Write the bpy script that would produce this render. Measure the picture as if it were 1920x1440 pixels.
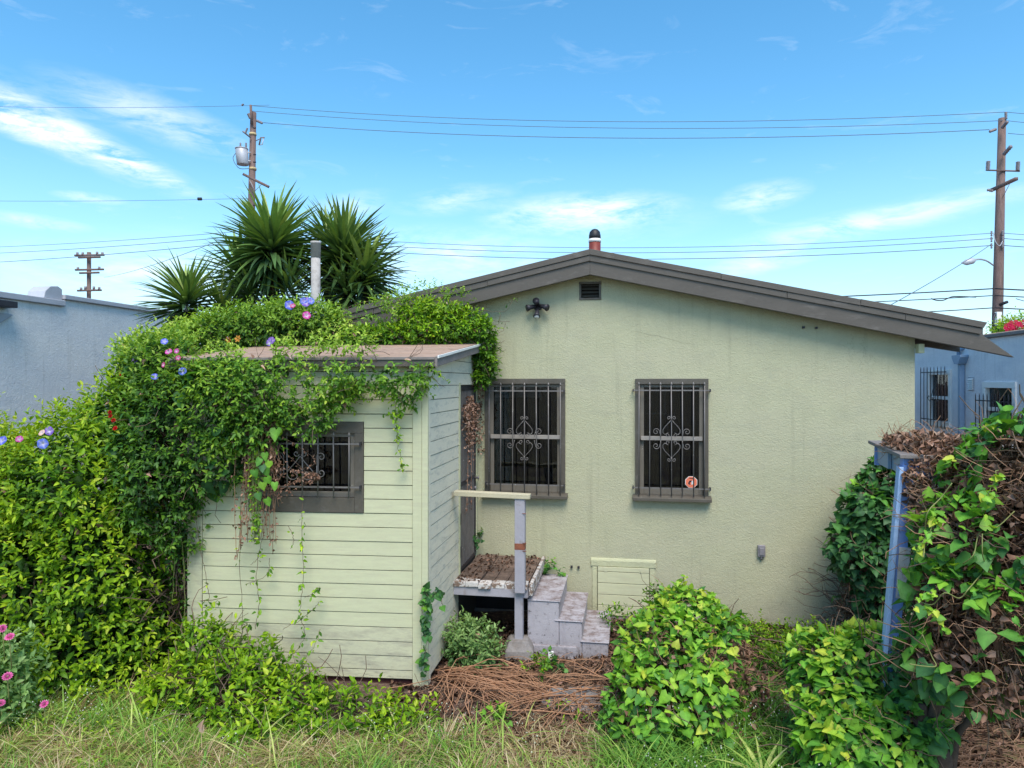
import bpy, math, random
import numpy as np
from mathutils import Vector, Matrix
for o in list(bpy.data.objects): bpy.data.objects.remove(o)
scene = bpy.context.scene
C = scene.collection
R = math.radians
random.seed(7)
rng = np.random.default_rng(11)
H = 2.76            # eye height
F = 1300.0          # focal length in photo pixels
HZ = 716.0          # horizon row

# ------------------------------------------------------------------ camera
cam_d = bpy.data.cameras.new('camera'); cam = bpy.data.objects.new('camera', cam_d); C.objects.link(cam)
cam.location = (0, 0, H); cam.rotation_euler = (R(90), 0, 0)
cam_d.sensor_width = 36; cam_d.lens = F/1920*36; cam_d.shift_y = -(720-HZ)/1920
cam_d.clip_start = .05; cam_d.clip_end = 3000
scene.camera = cam
scene.view_settings.view_transform = 'Standard'; scene.view_settings.look = 'None'
scene.view_settings.gamma = 1; scene.view_settings.use_curve_mapping = False
scene.view_settings.exposure = 1.0
# ------------------------------------------------------------------ sun
SUN_EL, SUN_ROT = 57, 173
sd = bpy.data.lights.new('sun', 'SUN'); sun = bpy.data.objects.new('sun', sd); C.objects.link(sun)
sd.energy = 2.1; sd.angle = R(34); sd.color = (1, .93, .80)
sv = Vector((math.sin(R(SUN_ROT))*math.cos(R(SUN_EL)), math.cos(R(SUN_ROT))*math.cos(R(SUN_EL)), math.sin(R(SUN_EL))))
sun.rotation_euler = sv.to_track_quat('Z', 'Y').to_euler()
# ------------------------------------------------------------------ node helper
class N:
    def __init__(s, tree): s.t = tree; s.n = tree.nodes; s.l = tree.links
    def put(s, sock, v):
        if hasattr(v, 'is_linked') or isinstance(v, bpy.types.NodeSocket): s.l.new(v, sock)
        elif v is not None:
            try: sock.default_value = v
            except Exception: sock.default_value = (*v, 1)
    def node(s, typ, ins=None, **kw):
        n = s.n.new(typ)
        for k, v in kw.items(): setattr(n, k, v)
        for k, v in (ins or {}).items(): s.put(n.inputs[k], v)
        return n
    def m(s, op, a, b=None, c=None, clamp=False):
        n = s.n.new('ShaderNodeMath'); n.operation = op; n.use_clamp = clamp
        s.put(n.inputs[0], a)
        if b is not None: s.put(n.inputs[1], b)
        if c is not None: s.put(n.inputs[2], c)
        return n.outputs[0]
    def mix(s, f, a, b, blend='MIX'):
        n = s.n.new('ShaderNodeMix'); n.data_type = 'RGBA'; n.blend_type = blend
        s.put(n.inputs[0], f); s.put(n.inputs[6], a); s.put(n.inputs[7], b)
        return n.outputs[2]
    def noise(s, vec, scale, detail=4, rough=.55, dist=0.0):
        n = s.node('ShaderNodeTexNoise', {'Scale': scale, 'Detail': detail, 'Roughness': rough, 'Distortion': dist})
        if vec is not None: s.l.new(vec, n.inputs['Vector'])
        return n.outputs['Fac']
    def ramp(s, f, a, b, c0=0.0, c1=1.0):
        n = s.node('ShaderNodeMapRange', {0: f, 1: a, 2: b, 3: c0, 4: c1}); n.clamp = True
        return n.outputs[0]
    def mapping(s, vec, sc=(1, 1, 1), loc=(0, 0, 0), rot=(0, 0, 0)):
        n = s.node('ShaderNodeMapping'); s.l.new(vec, n.inputs[0])
        n.inputs['Scale'].default_value = sc; n.inputs['Location'].default_value = loc; n.inputs['Rotation'].default_value = rot
        return n.outputs[0]
# ------------------------------------------------------------------ world: nishita sky with cirrus
W = bpy.data.worlds.new('World'); scene.world = W; W.use_nodes = True
k = N(W.node_tree); k.n.clear()
out = k.node('ShaderNodeOutputWorld'); bg = k.node('ShaderNodeBackground'); k.l.new(bg.outputs[0], out.inputs[0])
sky = k.node('ShaderNodeTexSky'); sky.sky_type = 'NISHITA'; sky.sun_disc = False
sky.sun_elevation = R(SUN_EL); sky.sun_rotation = R(SUN_ROT); sky.altitude = 0; sky.air_density = 1.0; sky.dust_density = .6; sky.ozone_density = 2.2
tc = k.node('ShaderNodeTexCoord'); dirv = tc.outputs['Generated']
sp = k.node('ShaderNodeSeparateXYZ'); k.l.new(dirv, sp.inputs[0]); dx, dy, dz = sp.outputs
az = k.m('ARCTAN2', dx, dy); el = k.m('ARCSINE', dz)
hs = k.node('ShaderNodeHueSaturation', {'Saturation': 1.28, 'Value': .92, 'Hue': .487}); k.l.new(sky.outputs[0], hs.inputs['Color'])
# wispy noise in azimuth / elevation, streaked
cv = k.node('ShaderNodeCombineXYZ'); k.l.new(az, cv.inputs[0]); k.l.new(el, cv.inputs[1])
wis = k.noise(k.mapping(cv.outputs[0], (5, 17, 1), (2.2, .4, 0), (0, 0, R(6))), 1.6, 8, .62, .9)
fine = k.noise(k.mapping(cv.outputs[0], (10, 42, 1), (0, 0, 0), (0, 0, R(-8))), 2.0, 8, .7, .6)
tex = k.m('ADD', k.m('MULTIPLY', wis, .6), k.m('MULTIPLY', fine, .4))
def streak(px, py, hl, hw, ang, s):
    a0 = math.atan((px-960)/F); e0 = math.atan((HZ-py)/F*math.cos(a0))
    a = k.m('SUBTRACT', az, a0); e = k.m('SUBTRACT', el, e0); c, t = math.cos(R(ang)), math.sin(R(ang))
    u = k.m('DIVIDE', k.m('ADD', k.m('MULTIPLY', a, c), k.m('MULTIPLY', e, t)), hl/F)
    v = k.m('DIVIDE', k.m('SUBTRACT', k.m('MULTIPLY', e, c), k.m('MULTIPLY', a, t)), hw/F)
    r = k.m('SQRT', k.m('ADD', k.m('POWER', k.m('ABSOLUTE', u), 2.0), k.m('POWER', k.m('ABSOLUTE', v), 2.0)))
    return k.ramp(r, 0, 1, s, 0)
tot = None
for a in [(130,262,230,36,-17,1.2),(230,300,120,22,-20,1.0),(20,232,90,24,-12,1.0),(300,225,200,42,-12,.8),(40,190,150,40,-15,.5),(60,415,90,14,-2,.8),(170,371,60,10,0,.8),
          (1090,398,210,42,2,1.15),(1120,420,260,50,3,.35),(850,375,130,30,8,.65),(660,385,90,28,14,.6),(1430,368,90,30,5,1.0),(1420,495,140,22,9,.8),
          (1560,430,260,30,8,.6),(1750,395,260,26,7,.5),(860,475,260,55,-6,.6),(300,520,300,60,0,.7),(620,500,500,70,0,.35)]:
    s_ = streak(*a); tot = s_ if tot is None else k.m('ADD', tot, s_)
cl1 = k.m('MULTIPLY', tot, k.ramp(tex, .40, .60), clamp=True)
far = k.m('MULTIPLY', k.ramp(wis, .58, .8), .22)                       # thin cirrus everywhere
cl = k.m('MULTIPLY', k.m('MAXIMUM', cl1, far), k.ramp(dz, 0.0, .06), clamp=True)
hzf = k.ramp(el, 0.0, .32, .55, 0.0)
c0 = k.mix(hzf, hs.outputs[0], (2.3, 3.5, 4.4, 1))
grain = k.ramp(k.noise(dirv, 3, 3), .3, .7, .97, 1.03)
c1 = k.mix(k.m('MULTIPLY', cl, .8), c0, (4.5, 4.7, 4.9, 1))
k.l.new(c1, bg.inputs[0]); bg.inputs[1].default_value = .142
# ------------------------------------------------------------------ materials
def mat(name, col, rough=.8, bump=0, bscale=60, var=.12, vscale=3, metal=0, spec=.4, dirt=None, dscale=6, damt=.5, stretch=(1,1,1), fn=None):
    m = bpy.data.materials.new(name); m.use_nodes = True; k = N(m.node_tree)
    b = m.node_tree.nodes['Principled BSDF']; tc = k.node('ShaderNodeTexCoord'); geo = k.node('ShaderNodeNewGeometry')
    v = k.mapping(geo.outputs['Position'], stretch)
    n1 = k.noise(v, vscale, 6, .6); n2 = k.noise(v, vscale*9, 4, .6)
    f = k.m('ADD', k.m('MULTIPLY', n1, .6), k.m('MULTIPLY', n2, .4))
    sc = k.ramp(f, .3, .7, 1-var, 1+var)
    c = k.mix(1.0, (*col, 1), k.node('ShaderNodeCombineColor', {0: sc, 1: sc, 2: sc}).outputs[0], 'MULTIPLY')
    if dirt:
        d = k.ramp(k.noise(v, dscale, 8, .7, .3), .62-.22*damt, .75, 0, 1)
        c = k.mix(d, c, (*dirt, 1))
    if fn: c = fn(k, c, geo, v) or c
    k.l.new(c, b.inputs['Base Color']); b.inputs['Roughness'].default_value = rough; b.inputs['Metallic'].default_value = metal
    b.inputs['Specular IOR Level'].default_value = spec
    if bump:
        bn = k.node('ShaderNodeBump', {'Strength': min(1, bump), 'Distance': .004*max(1, bump)})
        k.l.new(k.noise(v, bscale, 5, .6), bn.inputs['Height']); k.l.new(bn.outputs[0], b.inputs['Normal'])
    return m
def stucco(name, col, stain, bs=120, crack=True):
    def fn(k, c, geo, v):
        p = geo.outputs['Position']
        sz = k.node('ShaderNodeSeparateXYZ'); k.l.new(p, sz.inputs[0])
        big = k.noise(k.mapping(p, (.7, .7, 1.6)), 1.3, 6, .6)
        c = k.mix(k.ramp(big, .45, .7, 0, .8), c, (*stain, 1))
        b2 = k.noise(k.mapping(p, (1.2, 1.2, 2.4), (4, 2, 1)), 2.1, 7, .68)
        c = k.mix(k.ramp(b2, .5, .72, 0, .5), c, (stain[0]*.80, stain[1]*.83, stain[2]*.86, 1))
        # rain streaks and splash dirt near the ground
        st = k.noise(k.mapping(p, (9, 9, .5)), 1.5, 5, .6)
        c = k.mix(k.m('MULTIPLY', k.ramp(st, .56, .76), .24), c, (.2, .19, .14, 1))
        low = k.m('MULTIPLY', k.ramp(sz.outputs[2], .55, .0), k.ramp(k.noise(p, 5, 7, .7), .35, .7))
        c = k.mix(k.m('MULTIPLY', low, .5), c, (.22, .2, .16, 1))
        sp_ = k.noise(p, 38, 3, .7)
        c = k.mix(k.ramp(sp_, .66, .74, 0, .35), c, (.24, .23, .17, 1))
        if crack:
            vo = k.node('ShaderNodeTexVoronoi', {'Scale': .75}, feature='DISTANCE_TO_EDGE')
            w = k.noise(p, 3.5, 6, .65)
            vv = k.node('ShaderNodeVectorMath', operation='ADD'); k.l.new(p, vv.inputs[0])
            cc = k.node('ShaderNodeCombineXYZ', {0: w, 1: w, 2: w}); k.l.new(cc.outputs[0], vv.inputs[1]); k.l.new(vv.outputs[0], vo.inputs['Vector'])
            line = k.m('MULTIPLY', k.ramp(vo.outputs['Distance'], .0, .004, 1, 0), k.ramp(k.noise(p, .9, 2), .56, .66))
            c = k.mix(k.m('MULTIPLY', line, .4), c, (.14, .13, .1, 1))
        return c
    m = mat(name, col, .92, 1, bs, .07, 5, spec=.2, fn=fn)
    nt = m.node_tree; k = N(nt); b = nt.nodes['Principled BSDF']; geo = [n for n in nt.nodes if n.type == 'NEW_GEOMETRY'][0]
    a = k.noise(geo.outputs['Position'], bs, 5, .65, .8); d = k.noise(geo.outputs['Position'], bs*.35, 3, .6, 1.2)
    hgt = k.m('ADD', a, k.m('MULTIPLY', k.ramp(d, .4, .62), .9))
    bn = k.node('ShaderNodeBump', {'Strength': 1, 'Distance': .0024}); k.l.new(hgt, bn.inputs['Height']); k.l.new(bn.outputs[0], b.inputs['Normal'])
    return m
M = {}
M['stucco'] = stucco('green_stucco', (.45, .44, .295), (.47, .445, .315))
M['stucco_trim'] = stucco('green_stucco_trim', (.50, .50, .32), (.5, .49, .33), 60, False)
M['blue_left'] = stucco('pale_blue_stucco', (.74, .735, .72), (.68, .69, .71), 80)
M['blue_right'] = stucco('lavender_blue_stucco', (.80, .765, .77), (.76, .73, .76), 80)
M['cap_left'] = mat('grey_parapet_paint', (.42, .43, .47), .7, .4, 40)
M['siding'] = mat('pale_green_siding_paint', (.545, .54, .355), .55, .5, 150, .09, 4, dirt=(.50, .475, .33), dscale=5, damt=.6, stretch=(1, 1, 7))
M['siding_side'] = mat('pale_white_green_paint', (.76, .71, .57), .6, .6, 150, .09, 4, dirt=(.42, .42, .36), dscale=4, damt=.6, stretch=(1, 1, 4))  # paler and less green than the front boards
def scuff(k, c, geo, v):
    n = k.noise(k.mapping(geo.outputs['Position'], (3, 3, 22)), 3, 8, .75)
    s = k.node('ShaderNodeSeparateXYZ'); k.l.new(geo.outputs['Position'], s.inputs[0])
    f = k.m('MULTIPLY', k.ramp(n, .56, .64), k.ramp(s.outputs[2], .42, .15))
    return k.mix(k.m('MULTIPLY', f, .8), c, (.14, .13, .11, 1))
M['siding_low'] = mat('weathered_siding_paint', (.53, .515, .35), .6, .6, 150, .1, 4, dirt=(.34, .31, .24), dscale=5, damt=.8, stretch=(1, 1, 4), fn=scuff)
M['dark_gap'] = mat('shadow_gap_felt', (.06, .055, .05), .95)
M['trim'] = mat('brown_grey_trim_paint', (.092, .08, .064), .5, .5, 90, .16, 5, dirt=(.15, .135, .12), dscale=7, damt=.35)
def flecks(k, c, geo, v):
    n = k.noise(k.mapping(geo.outputs['Position'], (1, 1, 2.5)), 19, 7, .75)
    return k.mix(k.ramp(n, .70, .73, 0, .75), c, (.42, .40, .36, 1))
M['fascia'] = mat('brown_fascia_paint', (.10, .086, .073), .5, .35, 40, .14, 2.5, fn=flecks, dirt=(.17, .15, .135), dscale=3.5, damt=.3, stretch=(1, 1, 3))
def chips(k, c, geo, v):
    n = k.noise(geo.outputs['Position'], 23, 6, .7)
    return k.mix(k.ramp(n, .66, .69), c, (.66, .66, .62, 1))
M['sash'] = mat('chipped_sash_paint', (.16, .14, .115), .5, .6, 90, .15, 5, fn=chips)
M['sash_light'] = mat('worn_meeting_rail_paint', (.30, .27, .245), .5, .6, 90, .18, 5, fn=chips)
M['iron'] = mat('weathered_iron_bar', (.18, .165, .16), .45, .4, 120, .25, 12, metal=.25, fn=chips)
M['iron_black'] = mat('black_iron', (.035, .033, .042), .45, .3, 100, .3, 8, metal=.2)
M['roofing'] = mat('tan_roll_roofing', (.40, .27, .20), .95, .8, 200, .2, 5, dirt=(.22, .15, .12), dscale=7, damt=.5)
M['roof_top'] = mat('dark_roof_shingle', (.12, .11, .105), .95, .8, 60, .25, 6)
M['foundation'] = mat('dark_red_foundation', (.085, .028, .024), .85, .6, 60, .35, 6)
M['plank'] = mat('rotting_bare_plank', (.22, .15, .115), .95, 1, 60, .6, 7, dirt=(.045, .03, .024), dscale=6, damt=1.3)
def peel(k, c, geo, v):
    n = k.noise(geo.outputs['Position'], 14, 7, .75)
    return k.mix(k.ramp(n, .50, .54), c, (.19, .13, .1, 1))
M['peel'] = mat('peeling_white_plank_paint', (.56, .53, .52), .8, 1, 70, .2, 7, fn=peel)
M['lav'] = mat('lavender_grey_paint', (.34, .325, .37), .7, .5, 70, .1, 4, dirt=(.2, .16, .14), dscale=7, damt=.3)
def tread(k, c, geo, v):
    n = k.noise(geo.outputs['Position'], 9, 8, .72, .3); g = k.node('ShaderNodeSeparateXYZ'); k.l.new(geo.outputs['True Normal'], g.inputs[0])
    f = k.m('MULTIPLY', k.ramp(n, .42, .62), k.ramp(g.outputs[2], .5, .9))
    c = k.mix(k.m('MULTIPLY', f, .9), c, (.17, .12, .11, 1))
    n2 = k.noise(geo.outputs['Position'], 22, 6, .7); q = k.node('ShaderNodeSeparateXYZ'); k.l.new(geo.outputs['Position'], q.inputs[0])
    lowd = k.m('MULTIPLY', k.ramp(q.outputs[2], .12, -.04), k.ramp(n2, .35, .6))
    c = k.mix(k.m('MULTIPLY', lowd, .8), c, (.13, .11, .11, 1))
    n3 = k.noise(k.mapping(geo.outputs['Position'], (6, 6, 1.2)), 2.5, 7, .7); c = k.mix(k.ramp(n3, .55, .7, 0, .45), c, (.22, .20, .23, 1))
    return k.mix(k.m('MULTIPLY', k.ramp(n2, .58, .66), .75), c, (.07, .06, .06, 1))
M['conc'] = mat('painted_concrete', (.40, .375, .41), .85, .9, 90, .12, 5, fn=tread)
M['pier'] = mat('rough_grey_concrete', (.24, .22, .215), .95, 1, 50, .3, 7, dirt=(.14, .11, .09), dscale=8, damt=.6)
M['rail'] = mat('bleached_rail_board', (.50, .45, .32), .85, .8, 80, .2, 8, stretch=(1, 1, 6))
M['rust'] = mat('rusty_strap', (.23, .08, .045), .9, .6, 90, .4, 20)
M['bark'] = mat('dark_bark', (.075, .055, .04), .95, 1, 50, .4, 14)
M['dry'] = mat('dry_vine_stem', (.38, .215, .13), .85, .4, 90, .35, 6)
M['dry_orange'] = mat('orange_dry_stem', (.42, .22, .125), .8, .4, 90, .3, 6)
M['dry_dark'] = mat('old_vine_stem', (.15, .10, .07), .9, .4, 90, .35, 6)
M['stem'] = mat('green_vine_stem', (.20, .22, .07), .7)
M['pole'] = mat('weathered_pole_wood', (.185, .125, .11), .95, 1, 30, .3, 3, dirt=(.09, .06, .055), dscale=5, damt=.6, stretch=(3, 3, .4))
M['band'] = mat('tan_pole_band', (.55, .42, .22), .7)
M['steel'] = mat('grey_painted_steel', (.45, .45, .48), .5, metal=.2)
M['ins'] = mat('brown_grey_insulator', (.22, .19, .2), .3)
M['cable'] = mat('dark_overhead_cable', (.13, .17, .22), .7)
M['cable2'] = mat('black_cable', (.03, .03, .035), .7)
M['pipe'] = mat('grey_vent_pipe', (.42, .39, .37), .85, .6, 60, .2, 8, dirt=(.2, .17, .15), dscale=9, damt=.5)
M['flue_red'] = mat('oxblood_flue_paint', (.20, .04, .03), .5, .3, 60, .35, 12)
M['flue_black'] = mat('sooty_flue_cap', (.02, .02, .022), .5)
M['white'] = mat('white_paint', (.80, .79, .76), .5, .2, 60, .06)
M['post_blue'] = mat('cornflower_blue_paint', (.17, .29, .62), .6, .5, 60, .14, 6, dirt=(.3, .38, .6), dscale=7, damt=.4)
M['post_pale'] = mat('lit_blue_paint', (.36, .52, .80), .6, .5, 60, .1, 6)  # paler copy of the post blue, colouring in its lit left face
M['old_white'] = mat('grubby_white_board', (.58, .54, .52), .8, .8, 60, .15, 6, dirt=(.26, .17, .12), dscale=8, damt=.5)
M['lid'] = mat('weathered_lid_board', (.21, .185, .175), .9, .8, 60, .25, 6)
M['grey_box'] = mat('grey_electrical_box', (.27, .25, .27), .5, .3, 60, .2, 8, metal=.3)
M['downpipe'] = mat('slate_blue_downpipe', (.20, .30, .43), .5)
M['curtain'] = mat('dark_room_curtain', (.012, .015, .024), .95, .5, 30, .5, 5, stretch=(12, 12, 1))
M['paper'] = mat('white_scrap', (.8, .8, .8), .7)
M['orange'] = mat('orange_sticker', (.80, .20, .11), .5)
M['black'] = mat('black_print', (.02, .02, .025), .5)
M['lens'] = mat('white_lamp_lens', (.7, .72, .72), .25)
# glass
g = bpy.data.materials.new('window_glass'); g.use_nodes = True; k = N(g.node_tree); k.n.clear()
o_ = k.node('ShaderNodeOutputMaterial'); mx = k.node('ShaderNodeMixShader')
tr = k.node('ShaderNodeBsdfTransparent', {0: (.42, .50, .58, 1)}); gl = k.node('ShaderNodeBsdfGlossy', {0: (1, 1, 1, 1), 1: .03})
lw = k.node('ShaderNodeFresnel', {0: 1.52}); ge = k.node('ShaderNodeNewGeometry')
bn = k.node('ShaderNodeBump', {'Strength': .12, 'Distance': .02}); k.l.new(k.noise(ge.outputs['Position'], 3, 2), bn.inputs['Height']); k.l.new(bn.outputs[0], gl.inputs['Normal'])
k.l.new(k.m('MULTIPLY', lw.outputs[0], 1.0), mx.inputs[0]); k.l.new(tr.outputs[0], mx.inputs[1]); k.l.new(gl.outputs[0], mx.inputs[2]); k.l.new(mx.outputs[0], o_.inputs[0])
M['glass'] = g
def leafmat(name, rough=.5, trans=.3, spec=.3, vein=True):
    m = bpy.data.materials.new(name); m.use_nodes = True; k = N(m.node_tree)
    b = m.node_tree.nodes['Principled BSDF']; o = m.node_tree.nodes['Material Output']
    at = k.node('ShaderNodeAttribute', attribute_name='Col'); oi = k.node('ShaderNodeObjectInfo'); ge = k.node('ShaderNodeNewGeometry')
    n = k.noise(ge.outputs['Position'], 22, 3, .6)
    v = k.m('MULTIPLY', k.ramp(n, .3, .7, .82, 1.18), k.ramp(oi.outputs['Random'], 0, 1, .86, 1.14))
    sp2 = k.noise(ge.outputs['Position'], 95, 3, .7); atc = k.mix(k.ramp(sp2, .66, .72, 0, .55), at.outputs['Color'], (.20, .15, .05, 1))
    c = k.mix(1.0, atc, k.node('ShaderNodeCombineColor', {0: v, 1: v, 2: v}).outputs[0], 'MULTIPLY')
    k.l.new(c, b.inputs['Base Color']); b.inputs['Roughness'].default_value = rough; b.inputs['Specular IOR Level'].default_value = spec
    t = k.node('ShaderNodeBsdfTranslucent'); k.l.new(k.mix(1.0, c, (1.25, 1.25, .6, 1), 'MULTIPLY'), t.inputs[0])
    mx = k.node('ShaderNodeMixShader', {0: trans}); k.l.new(b.outputs[0], mx.inputs[1]); k.l.new(t.outputs[0], mx.inputs[2]); k.l.new(mx.outputs[0], o.inputs[0])
    return m
M['leaf'] = leafmat('glossy_vine_leaf', .48, .34); M['soft'] = leafmat('soft_heart_leaf', .5, .32, .35)
M['petal'] = leafmat('flower_petal', .6, .35, .2); M['dead'] = leafmat('dead_leaf', .9, .12, .1); M['blade'] = leafmat('grass_blade', .55, .35, .3)
M['yucca'] = leafmat('yucca_leaf', .42, .2, .35)
# ground
def groundfn(k, c, geo, v):
    p = geo.outputs['Position']; s = k.node('ShaderNodeSeparateXYZ'); k.l.new(p, s.inputs[0])
    a = k.noise(p, 3.2, 8, .7, .4); b = k.noise(p, 17, 7, .75); d = k.noise(p, 60, 5, .7)
    c = k.mix(k.ramp(a, .42, .62), (.055, .036, .03, 1), (.12, .07, .055, 1))
    c = k.mix(k.m('MULTIPLY', k.ramp(b, .5, .64), .7), c, (.30, .22, .14, 1))
    c = k.mix(k.m('MULTIPLY', k.ramp(d, .52, .66), .6), c, (.035, .025, .02, 1))
    g = k.m('MULTIPLY', k.ramp(k.noise(p, 1.1, 5), .4, .6), k.ramp(s.outputs[1], 5.9, 5.4))
    return k.mix(g, c, k.mix(k.ramp(b, .4, .6), (.16, .13, .05, 1), (.34, .27, .13, 1)))
M['soil'] = mat('leaf_littered_soil', (.1, .07, .05), .98, 1, 70, fn=groundfn)

# ------------------------------------------------------------------ object helpers
def prop(o, label=None, cat=None, group=None, kind=None):
    if label: o['label'] = label
    if cat: o['category'] = cat
    if group: o['group'] = group
    if kind: o['kind'] = kind
    return o
def thing(name, loc, label, cat, group=None):
    o = bpy.data.objects.new(name, None); C.objects.link(o); o.location = loc; o.empty_display_size = .2
    return prop(o, label, cat, group)
def wloc(o):
    v = Vector((0, 0, 0))
    while o is not None: v = v + o.location; o = o.parent
    return v
class Fr:
    """plan frame: u along, v away, rotated by a about z"""
    def __init__(s, ox, oy, a, oz=0): s.o = (ox, oy, oz); s.c, s.s = math.cos(a), math.sin(a)
    def __call__(s, u, v, z): return (s.o[0]+u*s.c-v*s.s, s.o[1]+u*s.s+v*s.c, s.o[2]+z)
    def hit(s, px, py, v=0.0):
        r = (px-960)/F; nx, ny = -s.s, s.c
        ox, oy = s.o[0]+v*nx, s.o[1]+v*ny
        Y = (ox*nx+oy*ny)/(r*nx+ny); X = r*Y
        return ((X-ox)*s.c+(Y-oy)*s.s, H-(py-HZ)*Y/F)
ID = Fr(0, 0, 0)
def P(px, py, Y): return Vector(((px-960)/F*Y, Y, H-(py-HZ)*Y/F))
class MB:
    def __init__(s, fr=ID): s.v = []; s.f = []; s.fr = fr; s.sm = False
    def box(s, u0, u1, v0, v1, z0, z1):
        b = len(s.v)
        for z in (z0, z1):
            for u, v in ((u0, v0), (u1, v0), (u1, v1), (u0, v1)): s.v.append(s.fr(u, v, z))
        for q in ((3,2,1,0),(4,5,6,7),(0,1,5,4),(1,2,6,5),(2,3,7,6),(3,0,4,7)): s.f.append(tuple(b+i for i in q))
        return s
    def poly(s, pts, v0, v1, axis='v'):
        """extrude polygon; axis v: pts=(u,z) ; axis u: pts=(v,z) ; axis z: pts=(u,v)"""
        b = len(s.v); n = len(pts)
        for w in (v0, v1):
            for a, c in pts: s.v.append(s.fr(a, w, c) if axis == 'v' else s.fr(w, a, c) if axis == 'u' else s.fr(a, c, w))
        s.f.append(tuple(range(b, b+n))); s.f.append(tuple(range(b+2*n-1, b+n-1, -1)))
        for i in range(n): j = (i+1) % n; s.f.append((b+j, b+i, b+n+i, b+n+j))
        return s
    def tube(s, pts, r, n=6, cap=True):
        pts = [Vector(p) for p in pts]; b = len(s.v); m = len(pts); rr = r if hasattr(r, '__len__') else [r]*m
        up = None
        for i, p in enumerate(pts):
            t = (pts[min(i+1, m-1)]-pts[max(i-1, 0)]).normalized()
            if up is None: up = t.orthogonal().normalized()
            up = (up-t*up.dot(t)); up = up.normalized() if up.length > 1e-5 else t.orthogonal().normalized()
            w = t.cross(up)
            for j in range(n):
                a = 2*math.pi*j/n; s.v.append(tuple(p+(up*math.cos(a)+w*math.sin(a))*rr[i]))
        for i in range(m-1):
            for j in range(n):
                q = (j+1) % n; s.f.append((b+i*n+j, b+i*n+q, b+(i+1)*n+q, b+(i+1)*n+j))
        if cap: s.f.append(tuple(b+j for j in range(n-1, -1, -1))); s.f.append(tuple(b+(m-1)*n+j for j in range(n)))
        s.sm = True
        return s
    def build(s, name, m, parent=None, bevel=0, label=None, kind=None, smooth=None, loc=None):
        off = wloc(parent) if parent is not None else Vector(loc or (0, 0, 0))
        o3 = Vector(loc) if (loc and parent is not None) else Vector((0, 0, 0))
        me = bpy.data.meshes.new(name)
        me.from_pydata([(x-off.x-o3.x, y-off.y-o3.y, z-off.z-o3.z) for x, y, z in s.v], [], s.f)
        import bmesh
        bm = bmesh.new(); bm.from_mesh(me); bmesh.ops.recalc_face_normals(bm, faces=bm.faces); bm.to_mesh(me); bm.free()
        me.materials.append(M[m] if isinstance(m, str) else m)
        if s.sm if smooth is None else smooth: me.shade_smooth()
        o = bpy.data.objects.new(name, me); C.objects.link(o); o.parent = parent
        o.location = (o3 if parent is not None else off)
        if bevel:
            md = o.modifiers.new('bevel', 'BEVEL'); md.width = bevel; md.segments = 2; md.limit_method = 'ANGLE'
        prop(o, label, None, None, kind)
        return o
def clip(poly, a, b, c):
    """keep a*x+b*y<=c"""
    o = []
    for i in range(len(poly)):
        p, q = poly[i], poly[(i+1) % len(poly)]; dp, dq = a*p[0]+b*p[1]-c, a*q[0]+b*q[1]-c
        if dp <= 0: o.append(p)
        if dp*dq < 0: t = dp/(dp-dq); o.append((p[0]+(q[0]-p[0])*t, p[1]+(q[1]-p[1])*t))
    return o
def cat_(pts, n=6):
    pts = [Vector(p) for p in pts]; o = []; e = [pts[0]*2-pts[1]]+pts+[pts[-1]*2-pts[-2]]
    for i in range(1, len(e)-2):
        for j in range(n):
            t = j/n; a, b, c, d = e[i-1:i+3]
            o.append(.5*((2*b)+(c-a)*t+(2*a-5*b+4*c-d)*t*t+(3*b-a-3*c+d)*t**3))
    return o+[pts[-1]]
def mesh_np(name, V, Fc, col, m, parent=None, kind=None, smooth=False):
    """V (n,3), Fc (m,k) equal-size faces, col (n,3)"""
    me = bpy.data.meshes.new(name); n = len(V); m_, kk = Fc.shape
    me.vertices.add(n); me.vertices.foreach_set('co', V.astype(np.float32).ravel())
    me.loops.add(m_*kk); me.loops.foreach_set('vertex_index', Fc.astype(np.int32).ravel())
    me.polygons.add(m_); me.polygons.foreach_set('loop_start', np.arange(m_, dtype=np.int32)*kk)
    me.polygons.foreach_set('loop_total', np.full(m_, kk, dtype=np.int32))
    me.update(calc_edges=True)
    if col is not None:
        a = me.color_attributes.new('Col', 'FLOAT_COLOR', 'POINT'); a.data.foreach_set('color', np.c_[col, np.ones(n)].astype(np.float32).ravel())
    me.materials.append(M[m]); 
    if smooth: me.shade_smooth()
    o = bpy.data.objects.new(name, me); C.objects.link(o); o.parent = parent; prop(o, kind=kind)
    return o

# ------------------------------------------------------------------ ground
def gz(x, y):
    x = np.asarray(x, float); y = np.asarray(y, float)
    b = .02*np.sin(2.1*x+.7)*np.sin(1.7*y)+.012*np.sin(6*x+1)*np.sin(5.2*y+2)
    near = np.exp(-((x-.4)**2/1.2+(y-6.8)**2/.9))
    w = 1/(1+((x/9)**4+((y-6)/9)**4))
    return (b-.05*near)*w
def build_ground():
    def ax(c, n):
        t = np.linspace(-1, 1, n); return c+8*t*1.0+ (np.sign(t)*np.abs(t)**9)*900
    xs, ys = ax(0, 181), ax(6, 181)
    X, Y = np.meshgrid(xs, ys, indexing='ij'); Z = gz(X, Y)
    V = np.stack([X, Y, Z], -1).reshape(-1, 3); n = 181
    i, j = np.meshgrid(np.arange(n-1), np.arange(n-1), indexing='ij'); a = (i*n+j).ravel()
    o = mesh_np('ground', V, np.stack([a, a+n, a+n+1, a+1], -1), None, 'soil', smooth=True)
    prop(o, kind='structure')
build_ground()
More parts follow.
